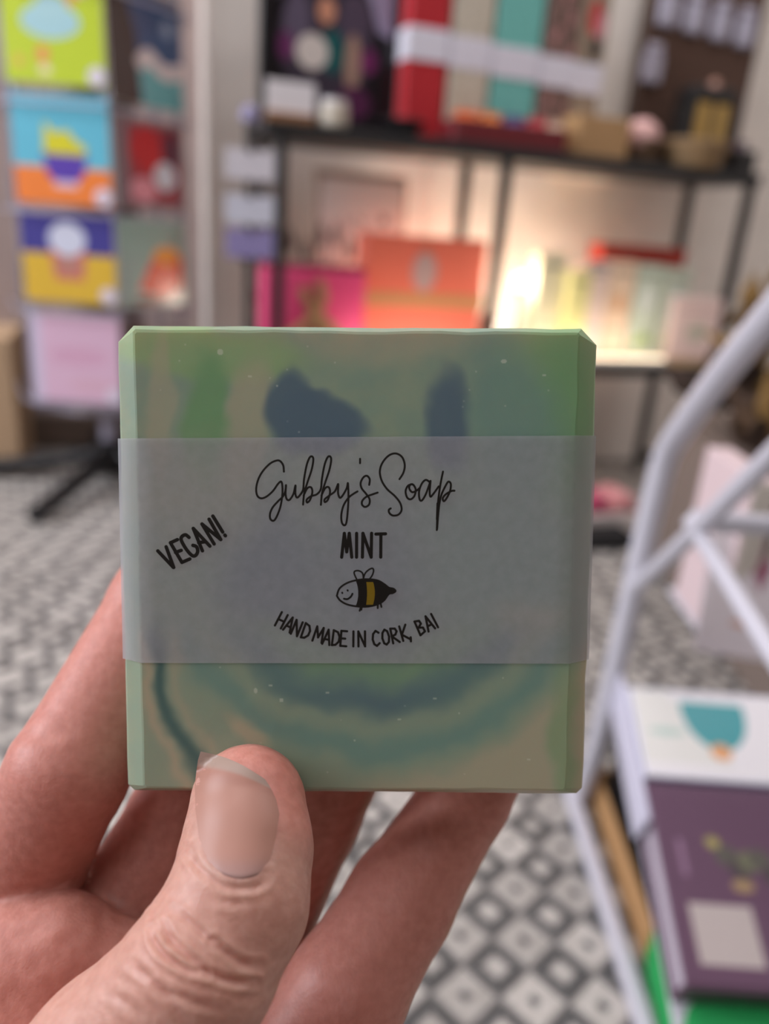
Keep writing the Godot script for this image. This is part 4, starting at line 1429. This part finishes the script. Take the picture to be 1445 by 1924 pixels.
	# pale cartons
	var pale := [
		["tall cream carton beside the globe lamp", 0.553, 0.055, 0.178, rgb(240, 230, 196), 0.06],
		["butter yellow carton next to the cream one", 0.60, 0.04, 0.15, rgb(244, 234, 160), 0.035],
		["blush white carton with a grey top line", 0.648, 0.05, 0.168, rgb(240, 216, 206), 0.06],
		["peach tea carton with a small orange print", 0.702, 0.054, 0.172, rgb(238, 208, 180), 0.06],
		["mint white tea carton with green leaves printed below", 0.762, 0.058, 0.168, rgb(206, 216, 196), 0.06],
		["pale sage tea carton with a pale blue window", 0.826, 0.06, 0.165, rgb(204, 212, 192), 0.06],
	]
	for k in pale.size():
		var p: Array = pale[k]
		var img := canvas(64, 160, p[4])
		rect(img, 6, 14, 52, 8, (p[4] as Color).darkened(0.25))
		match k:
			2: rect(img, 4, 2, 56, 8, rgb(150, 140, 136))
			3: disc(img, 30, 70, 12, 16, rgb(220, 160, 110))
			4:
				disc(img, 30, 60, 18, 26, rgb(230, 236, 226))
				disc(img, 40, 130, 16, 10, rgb(150, 176, 96))
				disc(img, 20, 138, 12, 8, rgb(176, 190, 120))
			5:
				disc(img, 32, 76, 20, 40, rgb(190, 206, 206))
				disc(img, 22, 136, 12, 9, rgb(164, 184, 110))
		rect(img, 10, 112, 40, 6, (p[4] as Color).darkened(0.15))
		carton("tea_carton", p[0], "box", p[1], H, p[5], Vector3(p[2], p[3], 0.04), p[4], img, 0.0, "pale cartons on the lit board")
	carton("red_box", "brick red box whose rim shows above the pale tea cartons", "box", 0.785, H, 0.128, Vector3(0.19, 0.2, 0.05), rgb(196, 62, 44))
	var soft := canvas(96, 96, rgb(236, 206, 196))
	rect(soft, 14, 16, 66, 4, rgb(190, 160, 150))
	disc(soft, 52, 54, 24, 16, rgb(206, 196, 176))
	rect(soft, 30, 50, 40, 3, rgb(150, 150, 130))
	carton("square_box", "square blush box with a small grey green motif at the board's end", "box", 0.865, H, 0.035, Vector3(0.1, 0.115, 0.05), rgb(236, 206, 196), soft, -0.15)

func glow(called: String, mesh: Mesh, c: Color, e: float, parent: Node, p: Vector3) -> void:
	var m := mat(Color.WHITE, 0.4)
	m.emission_enabled = true
	m.emission = c
	m.emission_energy_multiplier = e
	part(called, mesh, m, parent, p)

func lamp(parent: Node, p: Vector3, c: Color, e: float, size: float) -> void:
	var l := OmniLight3D.new()
	l.name = "lamp_light"
	l.light_color = c
	l.light_energy = e
	l.light_size = size
	l.omni_range = 6.0
	l.omni_attenuation = 2.0
	l.shadow_enabled = true
	l.position = p
	parent.add_child(l)

# ---------------------------------------------------------------- the card spinner
func build_spinner() -> void:
	var axis := Vector3(-0.52, 0, -1.38)
	var t := thing("card_spinner", "wire card spinner on a black star foot by the taupe wall", "display rack", Transform3D(Basis(), axis))
	var wire := mat(rgb(158, 154, 170), 0.35, 0.5, 0.3)
	var black := mat(rgb(20, 19, 21), 0.45)
	part("pole", tube(PackedVector3Array([Vector3(0, 0.03, 0), Vector3(0, 0.5, 0), Vector3(0, 1.0, 0)]), 0.017, 16), wire, t)
	part("pole_collar", lathe([Vector2(0.0, 0.0), Vector2(0.03, 0.0), Vector2(0.034, 0.01), Vector2(0.03, 0.05), Vector2(0.018, 0.06)]), black, t, Vector3(0, 0.02, 0))
	for k in 5:
		var a := TAU * k / 5 + 1.72
		var d := Vector3(cos(a), 0, sin(a))
		part("foot", tube(smooth_curve([d * 0.015 + Vector3(0, 0.055, 0), d * 0.1 + Vector3(0, 0.035, 0), d * 0.25 + Vector3(0, 0.016, 0)], 5), 0.014, 10), black, t)
	var core := grained(rgb(128, 112, 104), 91, 0.05, 0.15, 8.0, 0.6)
	part("core_tube", lathe([Vector2(0, 0.14), Vector2(0.07, 0.14), Vector2(0.07, 0.98), Vector2(0, 0.98)], 6), core, t)
	for f in 6:
		var b := Basis(Vector3.UP, deg_to_rad(60.0 * f))
		if f in [3, 4]:
			continue
		for row in 5:
			var y := 0.175 + 0.148 * row
			var w := 0.072
			var pts := PackedVector3Array()
			for q in [Vector3(-w, y + 0.06, 0.122), Vector3(-w, y, 0.122), Vector3(-w, y, 0.142), Vector3(w, y, 0.142), Vector3(w, y, 0.122), Vector3(w, y + 0.06, 0.122)]:
				pts.append(b * q)
			part("wire_pocket", tube(pts, 0.0022, 6), wire, t)
		for x in [-0.073, 0.073]:
			part("upright_wire", tube(PackedVector3Array([b * Vector3(x, 0.16, 0.118), b * Vector3(x, 0.95, 0.118)]), 0.003, 6), wire, t)
	for y in [0.16, 0.95]:
		var ringp := PackedVector3Array()
		for k in 13:
			ringp.append(Vector3(sin(TAU * k / 12), 0, cos(TAU * k / 12)) * 0.13 + Vector3(0, y, 0))
		part("hoop", tube(ringp, 0.003, 6, false), wire, t)
	# cards
	var prints := []
	var i := canvas(150, 150, rgb(188, 206, 62))
	disc(i, 72, 70, 44, 22, rgb(168, 206, 212))
	disc(i, 74, 52, 24, 16, rgb(170, 206, 210))
	disc(i, 76, 18, 9, 9, rgb(226, 138, 84))
	disc(i, 118, 30, 10, 7, rgb(232, 208, 176))
	disc(i, 58, 112, 9, 11, rgb(230, 146, 100))
	disc(i, 22, 122, 8, 7, rgb(220, 180, 90))
	disc(i, 60, 132, 10, 6, rgb(232, 214, 180))
	disc(i, 104, 40, 7, 10, rgb(226, 160, 110))
	prints.append([i, "square lime green greeting card with a pale blue cloud shape", 0, 0.645, 0.15])
	i = canvas(150, 150, rgb(104, 186, 208))
	rect(i, 0, 98, 150, 52, rgb(236, 132, 66))
	poly(i, [Vector2(44, 78), Vector2(116, 78), Vector2(108, 108), Vector2(92, 120), Vector2(66, 120), Vector2(52, 108)], rgb(96, 72, 168))
	poly(i, [Vector2(48, 76), Vector2(50, 36), Vector2(66, 50), Vector2(86, 46), Vector2(98, 60), Vector2(114, 68), Vector2(112, 80), Vector2(50, 80)], rgb(214, 206, 54))
	rect(i, 62, 117, 36, 9, rgb(222, 196, 206))
	prints.append([i, "square greeting card with a purple bowl of yellow fruit on blue and orange", 0, 0.483, 0.15])
	i = canvas(150, 150, rgb(74, 70, 142))
	rect(i, 0, 68, 150, 82, rgb(218, 178, 66))
	poly(i, [Vector2(44, 62), Vector2(104, 62), Vector2(98, 112), Vector2(52, 112)], rgb(206, 116, 102))
	disc(i, 74, 86, 22, 18, rgb(184, 130, 118))
	disc(i, 74, 44, 30, 28, rgb(208, 210, 226))
	prints.append([i, "square navy and yellow greeting card with a cupcake shape", 0, 0.338, 0.135])
	i = canvas(150, 150, rgb(216, 178, 200))
	rect(i, 0, 0, 18, 150, rgb(206, 192, 214))
	disc(i, 80, 70, 50, 18, rgb(212, 166, 190))
	disc(i, 100, 120, 40, 12, rgb(214, 172, 190))
	prints.append([i, "plain pale pink greeting card in the lowest pocket", 0, 0.178, 0.14])
	i = canvas(150, 150, rgb(62, 44, 38))
	poly(i, [Vector2(34, 0), Vector2(150, 10), Vector2(150, 150), Vector2(60, 150), Vector2(56, 60)], rgb(60, 80, 116))
	poly(i, [Vector2(58, 98), Vector2(80, 86), Vector2(110, 100), Vector2(150, 96), Vector2(150, 150), Vector2(62, 150)], rgb(102, 160, 164))
	line(i, curve2([Vector2(64, 92), Vector2(80, 84), Vector2(110, 100), Vector2(146, 94)]), 22, rgb(206, 192, 192))
	disc(i, 120, 42, 12, 12, rgb(140, 150, 176))
	prints.append([i, "dark blue greeting card with a white wave over teal", 1, 0.632, 0.155])
	i = canvas(150, 150, rgb(128, 106, 112))
	rect(i, 30, 10, 110, 130, rgb(150, 60, 68))
	disc(i, 70, 50, 34, 40, rgb(186, 46, 50))
	disc(i, 120, 46, 20, 30, rgb(96, 50, 66))
	disc(i, 106, 92, 24, 24, rgb(204, 206, 216))
	disc(i, 58, 118, 28, 22, rgb(214, 140, 152))
	prints.append([i, "red greeting card with a white and a pink blot", 1, 0.485, 0.13])
	i = canvas(150, 150, rgb(150, 178, 168))
	poly(i, [Vector2(40, 120), Vector2(70, 70), Vector2(110, 56), Vector2(140, 66), Vector2(138, 120), Vector2(100, 140)], rgb(226, 96, 66))
	disc(i, 104, 62, 30, 16, rgb(230, 156, 60))
	disc(i, 70, 140, 40, 8, rgb(120, 76, 60))
	prints.append([i, "sage green greeting card with an orange and red fruit", 1, 0.335, 0.135])
	for p in prints:
		var b := Basis(Vector3.UP, deg_to_rad(60.0 * p[2]))
		var card := thing("greeting_card", p[1], "card", Transform3D(b * Basis(Vector3.RIGHT, -0.03), axis + b * Vector3(0.0, p[3], 0.131)), "greeting cards in the spinner")
		var wd := 0.146
		var leaf := part("card_sheet", cbox(wd, p[4], 0.0024, 0.0005), mat(rgb(226, 222, 216), 0.6), card)
		part("card_print", sheet(wd - 0.001, p[4] - 0.001, 0.0003), printed(p[0], 0.22), leaf, Vector3(0, p[4] / 2, 0.0012))
		if p[2] == 0:
			part("price_sticker", lathe([Vector2(0.0127, 0.0), Vector2(0.0127, 0.0004), Vector2(0, 0.0005)], 20), mat(rgb(212, 202, 216), 0.5), leaf, Vector3(wd / 2 - 0.013, 0.014, 0.0016), Basis(Vector3.RIGHT, PI / 2))

# ---------------------------------------------------------------- white book stand
func build_stand() -> void:
	var white := mat(rgb(198, 196, 205), 0.35)
	var t := thing("book_stand", "white tubular book stand with a sloping shelf", "stand", Transform3D(Basis(), Vector3(0.2, 0, -0.45)))
	var O := Vector3(-0.2, 0, 0.45)
	for side in 2:
		var x := 0.2 + 0.33 * side
		var P := func(y: float, z: float) -> Vector3: return O + Vector3(x, y, z)
		part("side_tube", tube(smooth_curve([P.call(0.008, -0.58), P.call(0.06, -0.566), P.call(0.13, -0.557), P.call(0.237, -0.552), P.call(0.325, -0.545), P.call(0.352, -0.538), P.call(0.374, -0.52), P.call(0.42, -0.474), P.call(0.468, -0.42), P.call(0.56, -0.32)], 5), 0.0092, 14), white, t)
		part("brace_tube", tube(PackedVector3Array([P.call(0.236, -0.549), P.call(0.33, -0.452), P.call(0.395, -0.388), P.call(0.47, -0.31)]), 0.0062, 12), white, t)
		part("shelf_tube", tube(PackedVector3Array([P.call(0.322, -0.474), P.call(0.312, -0.41), P.call(0.302, -0.348), P.call(0.29, -0.26)]), 0.0052, 12), white, t)
		part("base_rail", cbox(0.013, 0.013, 0.40, 0.003), white, t, O + Vector3(x - 0.004, 0.0, -0.40), Basis(Vector3.UP, 0.02))
	part("cross_bar", cbox(0.33, 0.012, 0.012, 0.002), white, t, O + Vector3(0.365, 0.001, -0.585))
	part("cross_bar", cbox(0.33, 0.012, 0.012, 0.002), white, t, O + Vector3(0.365, 0.317, -0.474))
	# sloping shelf: runs up and away from the reader
	var lift := deg_to_rad(24.4)
	var sb := Basis(Vector3.RIGHT, lift)
	var so := O + Vector3(0.365, 0.081, -0.4475)
	part("sloping_shelf", cbox(0.322, 0.005, 0.247, 0.001, false), white, t, so, sb)
	part("shelf_side", cbox(0.004, 0.034, 0.12, 0.001, false), mat(rgb(206, 204, 222), 0.3), t, so + sb * Vector3(-0.163, 0.014, -0.0625), sb)
	part("upper_shelf", cbox(0.24, 0.006, 0.12, 0.001), white, t, O + Vector3(0.408, 0.165, -0.64))
	var place := func(x: float, along: float, up: float, turn := 0.0) -> Transform3D:
		return Transform3D(sb * Basis(Vector3.UP, turn), Vector3(0.2, 0, -0.45) + so + sb * Vector3(x - 0.365, up + 0.0025, -along))
	# purple book
	var cover := canvas(240, 240, rgb(92, 62, 84))
	rect(cover, 18, 152, 66, 68, rgb(176, 164, 160))
	rect(cover, 20, 74, 6, 46, rgb(140, 108, 134))
	for k in 9:
		disc(cover, 72 + 12 * k, 92 + 11 * sin(k * 1.7) + 4 * k, 13, 13, [rgb(84, 80, 72), rgb(70, 60, 62), rgb(104, 104, 80)][k % 3])
	disc(cover, 60, 76, 8, 8, rgb(150, 140, 84))
	disc(cover, 82, 128, 12, 8, rgb(150, 124, 90))
	var o := thing("purple_book", "thick plum purple book with a pale square label", "book", place.call(0.2795, -0.035, 0.0))
	part("page_block", cbox(0.146, 0.026, 0.124, 0.001), grained(rgb(206, 196, 208), 92, 0.2, 0.1, 30.0), o, Vector3(0.001, 0.002, 0.0))
	var fc := part("front_cover", cbox(0.152, 0.003, 0.13, 0.0008), mat(rgb(92, 62, 84), 0.5), o, Vector3(0, 0.028, 0))
	part("back_cover", cbox(0.152, 0.002, 0.13, 0.0006), mat(rgb(92, 62, 84), 0.5), o)
	part("spine", cbox(0.152, 0.03, 0.004, 0.001), mat(rgb(92, 62, 84), 0.5), o, Vector3(0, 0.0, 0.065))
	part("cover_print", sheet(0.15, 0.128, 0.0002), printed(cover, 0.6), fc, Vector3(0, 0.003, 0), Basis(Vector3.RIGHT, -PI / 2))
	# white book with a teal fan
	var leaf := canvas(200, 120, rgb(222, 218, 220))
	rect(leaf, 0, 0, 90, 104, rgb(214, 212, 206))
	disc(leaf, 84, 26, 34, 56, rgb(38, 142, 148))
	rect(leaf, 40, 0, 120, 14, rgb(222, 218, 220))
	disc(leaf, 82, 84, 11, 11, rgb(214, 150, 96))
	disc(leaf, 30, 60, 20, 6, rgb(176, 196, 186))
	o = thing("white_book", "white book with a teal fan and an orange spot on its cover", "book", place.call(0.2795, 0.072, 0.0))
	part("page_block", cbox(0.146, 0.026, 0.072, 0.001), grained(rgb(196, 198, 220), 93, 0.2, 0.1, 30.0), o, Vector3(0.001, 0.002, 0.0))
	fc = part("front_cover", cbox(0.15, 0.003, 0.076, 0.0008), mat(rgb(206, 206, 224), 0.35), o, Vector3(0, 0.028, 0))
	part("back_cover", cbox(0.15, 0.002, 0.076, 0.0006), mat(rgb(150, 150, 186), 0.35), o)
	part("cover_print", sheet(0.146, 0.072, 0.0002), printed(leaf, 0.35), fc, Vector3(0, 0.003, 0), Basis(Vector3.RIGHT, -PI / 2))
	# below the slope: cardboard, black block for the shaded gap, green felt bag
	var w := func(p: Vector3, turn := 0.0) -> Transform3D: return Transform3D(Basis(Vector3.UP, turn), p)
	o = thing("cardboard_sleeve", "open tan cardboard sleeve on the floor under the sloping shelf", "box", w.call(Vector3(0.225, 0.0, -0.50)))
	part("side_flap", cbox(0.003, 0.034, 0.17, 0.0006), grained(rgb(190, 146, 98), 94, 0.05, 0.12, 10.0, 0.7), o, Vector3(-0.012, 0, 0))
	part("back_flap", cbox(0.1, 0.034, 0.003, 0.0006), grained(rgb(190, 146, 98), 94, 0.05, 0.12, 10.0, 0.7), o, Vector3(0.038, 0, -0.085))
	o = thing("dark_gap_block", "black block added for the shade in the gap under the sloping shelf", "shade_block", w.call(Vector3(0.292, 0.0, -0.505)))  # added block; its black stands in for shade below the slope
	part("gap_block_body", cbox(0.14, 0.066, 0.15, 0.003), mat(rgb(24, 23, 25), 0.5), o)
	part("gap_block_rim", cbox(0.146, 0.008, 0.156, 0.002), mat(rgb(30, 29, 31), 0.5), o, Vector3(0, 0.062, 0))
	o = thing("green_bag", "bright green felt bag slumped on the floor under the purple book", "bag", w.call(Vector3(0.268, 0.0, -0.345)))
	var felt := grained(rgb(38, 176, 92), 95, 0.08, 0.3, 16.0, 0.95)
	part("bag_body", slump(0.128, 0.044, 0.17), felt, o)
	part("bag_handle", tube(smooth_curve([Vector3(-0.055, 0.03, 0.05), Vector3(-0.066, 0.02, 0.03), Vector3(-0.066, 0.016, 0.0), Vector3(-0.055, 0.028, -0.02)], 5), 0.004, 8), felt, o)
	# books on the upper shelf
	var ups := [["upright pink and white book behind the stand's bars", 0.300, 0.022, 0.15, rgb(220, 198, 200)], ["upright brown book beside the pink and white one", 0.322, 0.016, 0.13, rgb(86, 66, 52)], ["upright violet blue book on the stand", 0.343, 0.02, 0.12, rgb(84, 80, 120)], ["upright pale cream book on the stand", 0.368, 0.024, 0.155, rgb(210, 196, 180)], ["upright dark plum book at the row's end", 0.397, 0.026, 0.14, rgb(66, 44, 60)]]
	for u in ups:
		o = thing("upright_book", u[0], "book", w.call(Vector3(u[1], 0.171, -0.635)), "books upright on the stand")
		part("cover_board", cbox(u[2], u[3], 0.1, 0.001), mat(u[4], 0.45), o)
		part("page_edge", cbox(u[2] - 0.004, u[3] - 0.006, 0.098, 0.0006), mat(rgb(214, 206, 194), 0.8), o, Vector3(0, 0.004, 0.002))
	# leaning leaflet with a plum blot, against the bar
	var lf := canvas(100, 150, rgb(216, 206, 208))
	poly(lf, [Vector2(38, 20), Vector2(52, 16), Vector2(66, 60), Vector2(58, 86), Vector2(44, 60)], rgb(150, 92, 110))
	disc(lf, 54, 118, 22, 4, rgb(206, 160, 140))
	o = thing("leaflet", "pale leaflet with a plum drawing leaning behind the white bar", "leaflet", Transform3D(Basis(Vector3.UP, -0.2) * Basis(Vector3.RIGHT, -0.25), Vector3(0.305, 0.172, -0.567)))
	part("leaflet_sheet", cbox(0.075, 0.13, 0.002, 0.0004), mat(rgb(214, 206, 210), 0.5), o)
	part("leaflet_print", sheet(0.073, 0.128, 0.0002), printed(lf, 0.45), o, Vector3(0, 0.065, 0.001))
	# basket of dried leaves further back, storage box, pink towels, black slab
	o = wicker("leaf_basket", "dark wicker basket of dry golden leaves standing on the plinth", w.call(Vector3(0.55, 0.247, -1.0)), 0.1, 0.07, 4, rgb(74, 52, 36))
	for k in 80:
		var a := rng.randf() * TAU
		var r := 0.17 * sqrt(rng.randf())
		var hgt := rng.randf_range(0.05, 0.24) - r * 0.35
		var lv := lathe([Vector2(0.0, 0.0), Vector2(0.016, 0.02), Vector2(0.019, 0.036), Vector2(0.0, 0.075)], 6) if k == 0 else leaf_mesh
		leaf_mesh = lv
		part("dry_leaf", lv, [mat_leaf_a, mat_leaf_b, mat_leaf_c][k % 3], o, Vector3(cos(a) * r, maxf(hgt - 0.03, 0.03), sin(a) * r), Basis(Vector3(rng.randf_range(-1, 1), 0.2, rng.randf_range(-1, 1)).normalized(), rng.randf_range(0.3, 1.5)) * Basis.from_scale(Vector3(1, 1, 0.25)))
	o = thing("plinth", "grey brown display plinth on the floor behind the white book stand", "plinth", w.call(Vector3(0.62, 0.0, -0.95)))
	part("plinth_body", cbox(0.35, 0.235, 0.52, 0.004), grained(rgb(140, 124, 114), 96, 0.1, 0.2, 6.0, 0.8), o)
	part("plinth_top", cbox(0.356, 0.012, 0.526, 0.003), grained(rgb(126, 110, 100), 97, 0.1, 0.2, 6.0, 0.7), o, Vector3(0, 0.235, 0))
	o = thing("white_tray", "white tray on the floor in front of the shelf, holding pink towels", "tray", w.call(Vector3(0.36, 0.0, -1.315), shelf_turn))
	part("tray_bottom", cbox(0.2, 0.006, 0.1, 0.002), mat(rgb(232, 222, 216), 0.4), o)
	for z in [-0.048, 0.048]:
		part("tray_wall", cbox(0.2, 0.036, 0.005, 0.001), mat(rgb(232, 222, 216), 0.4), o, Vector3(0, 0.004, z))
	for x in [-0.098, 0.098]:
		part("tray_wall", cbox(0.005, 0.036, 0.09, 0.001), mat(rgb(232, 222, 216), 0.4), o, Vector3(x, 0.004, 0))
	for k in 3:
		o = thing("rolled_towel", ["rose pink rolled towel in the white tray", "deep pink rolled towel in the white tray", "pale pink rolled towel in the white tray"][k], "towel", w.call(Vector3(0.36, 0.007, -1.315) + Basis(Vector3.UP, shelf_turn) * Vector3(-0.058 + 0.058 * k, 0.0, 0.0), shelf_turn), "rolled towels in the white tray")
		var tw := grained([rgb(210, 118, 134), rgb(196, 78, 112), rgb(220, 150, 150)][k], 98 + k, 0.1, 0.2, 20.0, 0.95)
		part("roll", tube(PackedVector3Array([Vector3(0, 0.028, -0.04), Vector3(0, 0.028, 0.04)]), 0.027, 18), tw, o)
		part("loose_edge", cbox(0.03, 0.006, 0.078, 0.002), tw, o, Vector3(0.006, 0.052, 0))
	o = thing("black_slab", "low black slab in two layers on the tiles in front of the white tray", "mat", w.call(Vector3(0.33, 0.0, -1.22), shelf_turn))  # two flat black layers lying on the tiles
	part("black_layer", cbox(0.22, 0.012, 0.07, 0.005), grained(rgb(26, 24, 25), 99, 0.1, 0.3, 20.0, 0.9), o)
	part("black_layer", cbox(0.2, 0.012, 0.06, 0.005), grained(rgb(26, 24, 25), 99, 0.1, 0.3, 20.0, 0.9), o, Vector3(0, 0.012, 0))

var leaf_mesh: ArrayMesh
var mat_leaf_a := StandardMaterial3D.new()
var mat_leaf_b := StandardMaterial3D.new()
var mat_leaf_c := StandardMaterial3D.new()

# a soft slumped bag: a block with rounded, uneven sides
func slump(w: float, h: float, d: float) -> ArrayMesh:
	var n := FastNoiseLite.new()
	n.seed = 12
	n.frequency = 18.0
	var sp := SphereMesh.new()
	sp.radius = 0.5
	sp.height = 1.0
	sp.radial_segments = 32
	sp.rings = 18
	var a := sp.get_mesh_arrays()
	var v: PackedVector3Array = a[Mesh.ARRAY_VERTEX]
	for k in v.size():
		var p := v[k] * 2.0
		var q := Vector3(signf(p.x) * pow(absf(p.x), 0.45), signf(p.y) * pow(absf(p.y), 0.45), signf(p.z) * pow(absf(p.z), 0.45))
		q = q * Vector3(w, h, d) * 0.5
		q += q.normalized() * 0.006 * n.get_noise_3dv(q)
		v[k] = q + Vector3(0, h * 0.5, 0)
		v[k].y = maxf(v[k].y, 0.0)
	var st := SurfaceTool.new()
	var m := ArrayMesh.new()
	a[Mesh.ARRAY_VERTEX] = v
	m.add_surface_from_arrays(Mesh.PRIMITIVE_TRIANGLES, a)
	st.create_from(m, 0)
	st.generate_normals()
	return st.commit()

# ---------------------------------------------------------------- between spinner and shelf
func build_left_bits() -> void:
	var o := thing("tag_stand", "slim black stand with hanging white tags beside the shelf", "stand", on_shelf(0.0, 0.0, -0.03))
	var black := mat(rgb(26, 25, 28), 0.4)
	part("stand_pole", tube(PackedVector3Array([Vector3(0, 0.01, 0), Vector3(0, 0.62, 0)]), 0.006, 10), black, o)
	part("stand_foot", lathe([Vector2(0, 0), Vector2(0.05, 0), Vector2(0.05, 0.008), Vector2(0.01, 0.016), Vector2(0, 0.016)]), black, o)
	part("pole_cap", lathe([Vector2(0.0, 0.61), Vector2(0.012, 0.612), Vector2(0.013, 0.625), Vector2(0, 0.635)]), mat(rgb(150, 144, 178), 0.4), o)
	var tags := [["white tag, topmost on the slim black stand", 0.535, rgb(222, 218, 226)], ["white tag with a blue tint, middle one on the slim black stand", 0.475, rgb(214, 216, 230)], ["violet patterned tag, lowest on the slim black stand", 0.428, rgb(150, 140, 190)]]
	for t in tags:
		var c := thing("hang_tag", t[0], "tag", on_shelf(0.0, t[1], -0.038), "tags on the slim stand")
		part("tag_card", cbox(0.07, 0.04, 0.0016, 0.0004), mat(t[2], 0.6), c)
		part("tag_clip", cbox(0.008, 0.008, 0.012, 0.001), black, c, Vector3(0, 0.036, -0.003))
	o = thing("cardboard_box", "plain tan cardboard box on the floor behind the card spinner", "box", Transform3D(Basis(Vector3.UP, shelf_turn), Vector3(-0.83, 0.0, -1.42)))
	var kraft := grained(rgb(196, 164, 130), 101, 0.05, 0.12, 8.0, 0.8)
	part("box_body", cbox(0.24, 0.25, 0.2, 0.002), kraft, o)
	part("lid_flap", cbox(0.238, 0.003, 0.098, 0.0006), kraft, o, Vector3(0, 0.25, -0.05))
	part("lid_flap", cbox(0.238, 0.003, 0.098, 0.0006), kraft, o, Vector3(0, 0.25, 0.05))
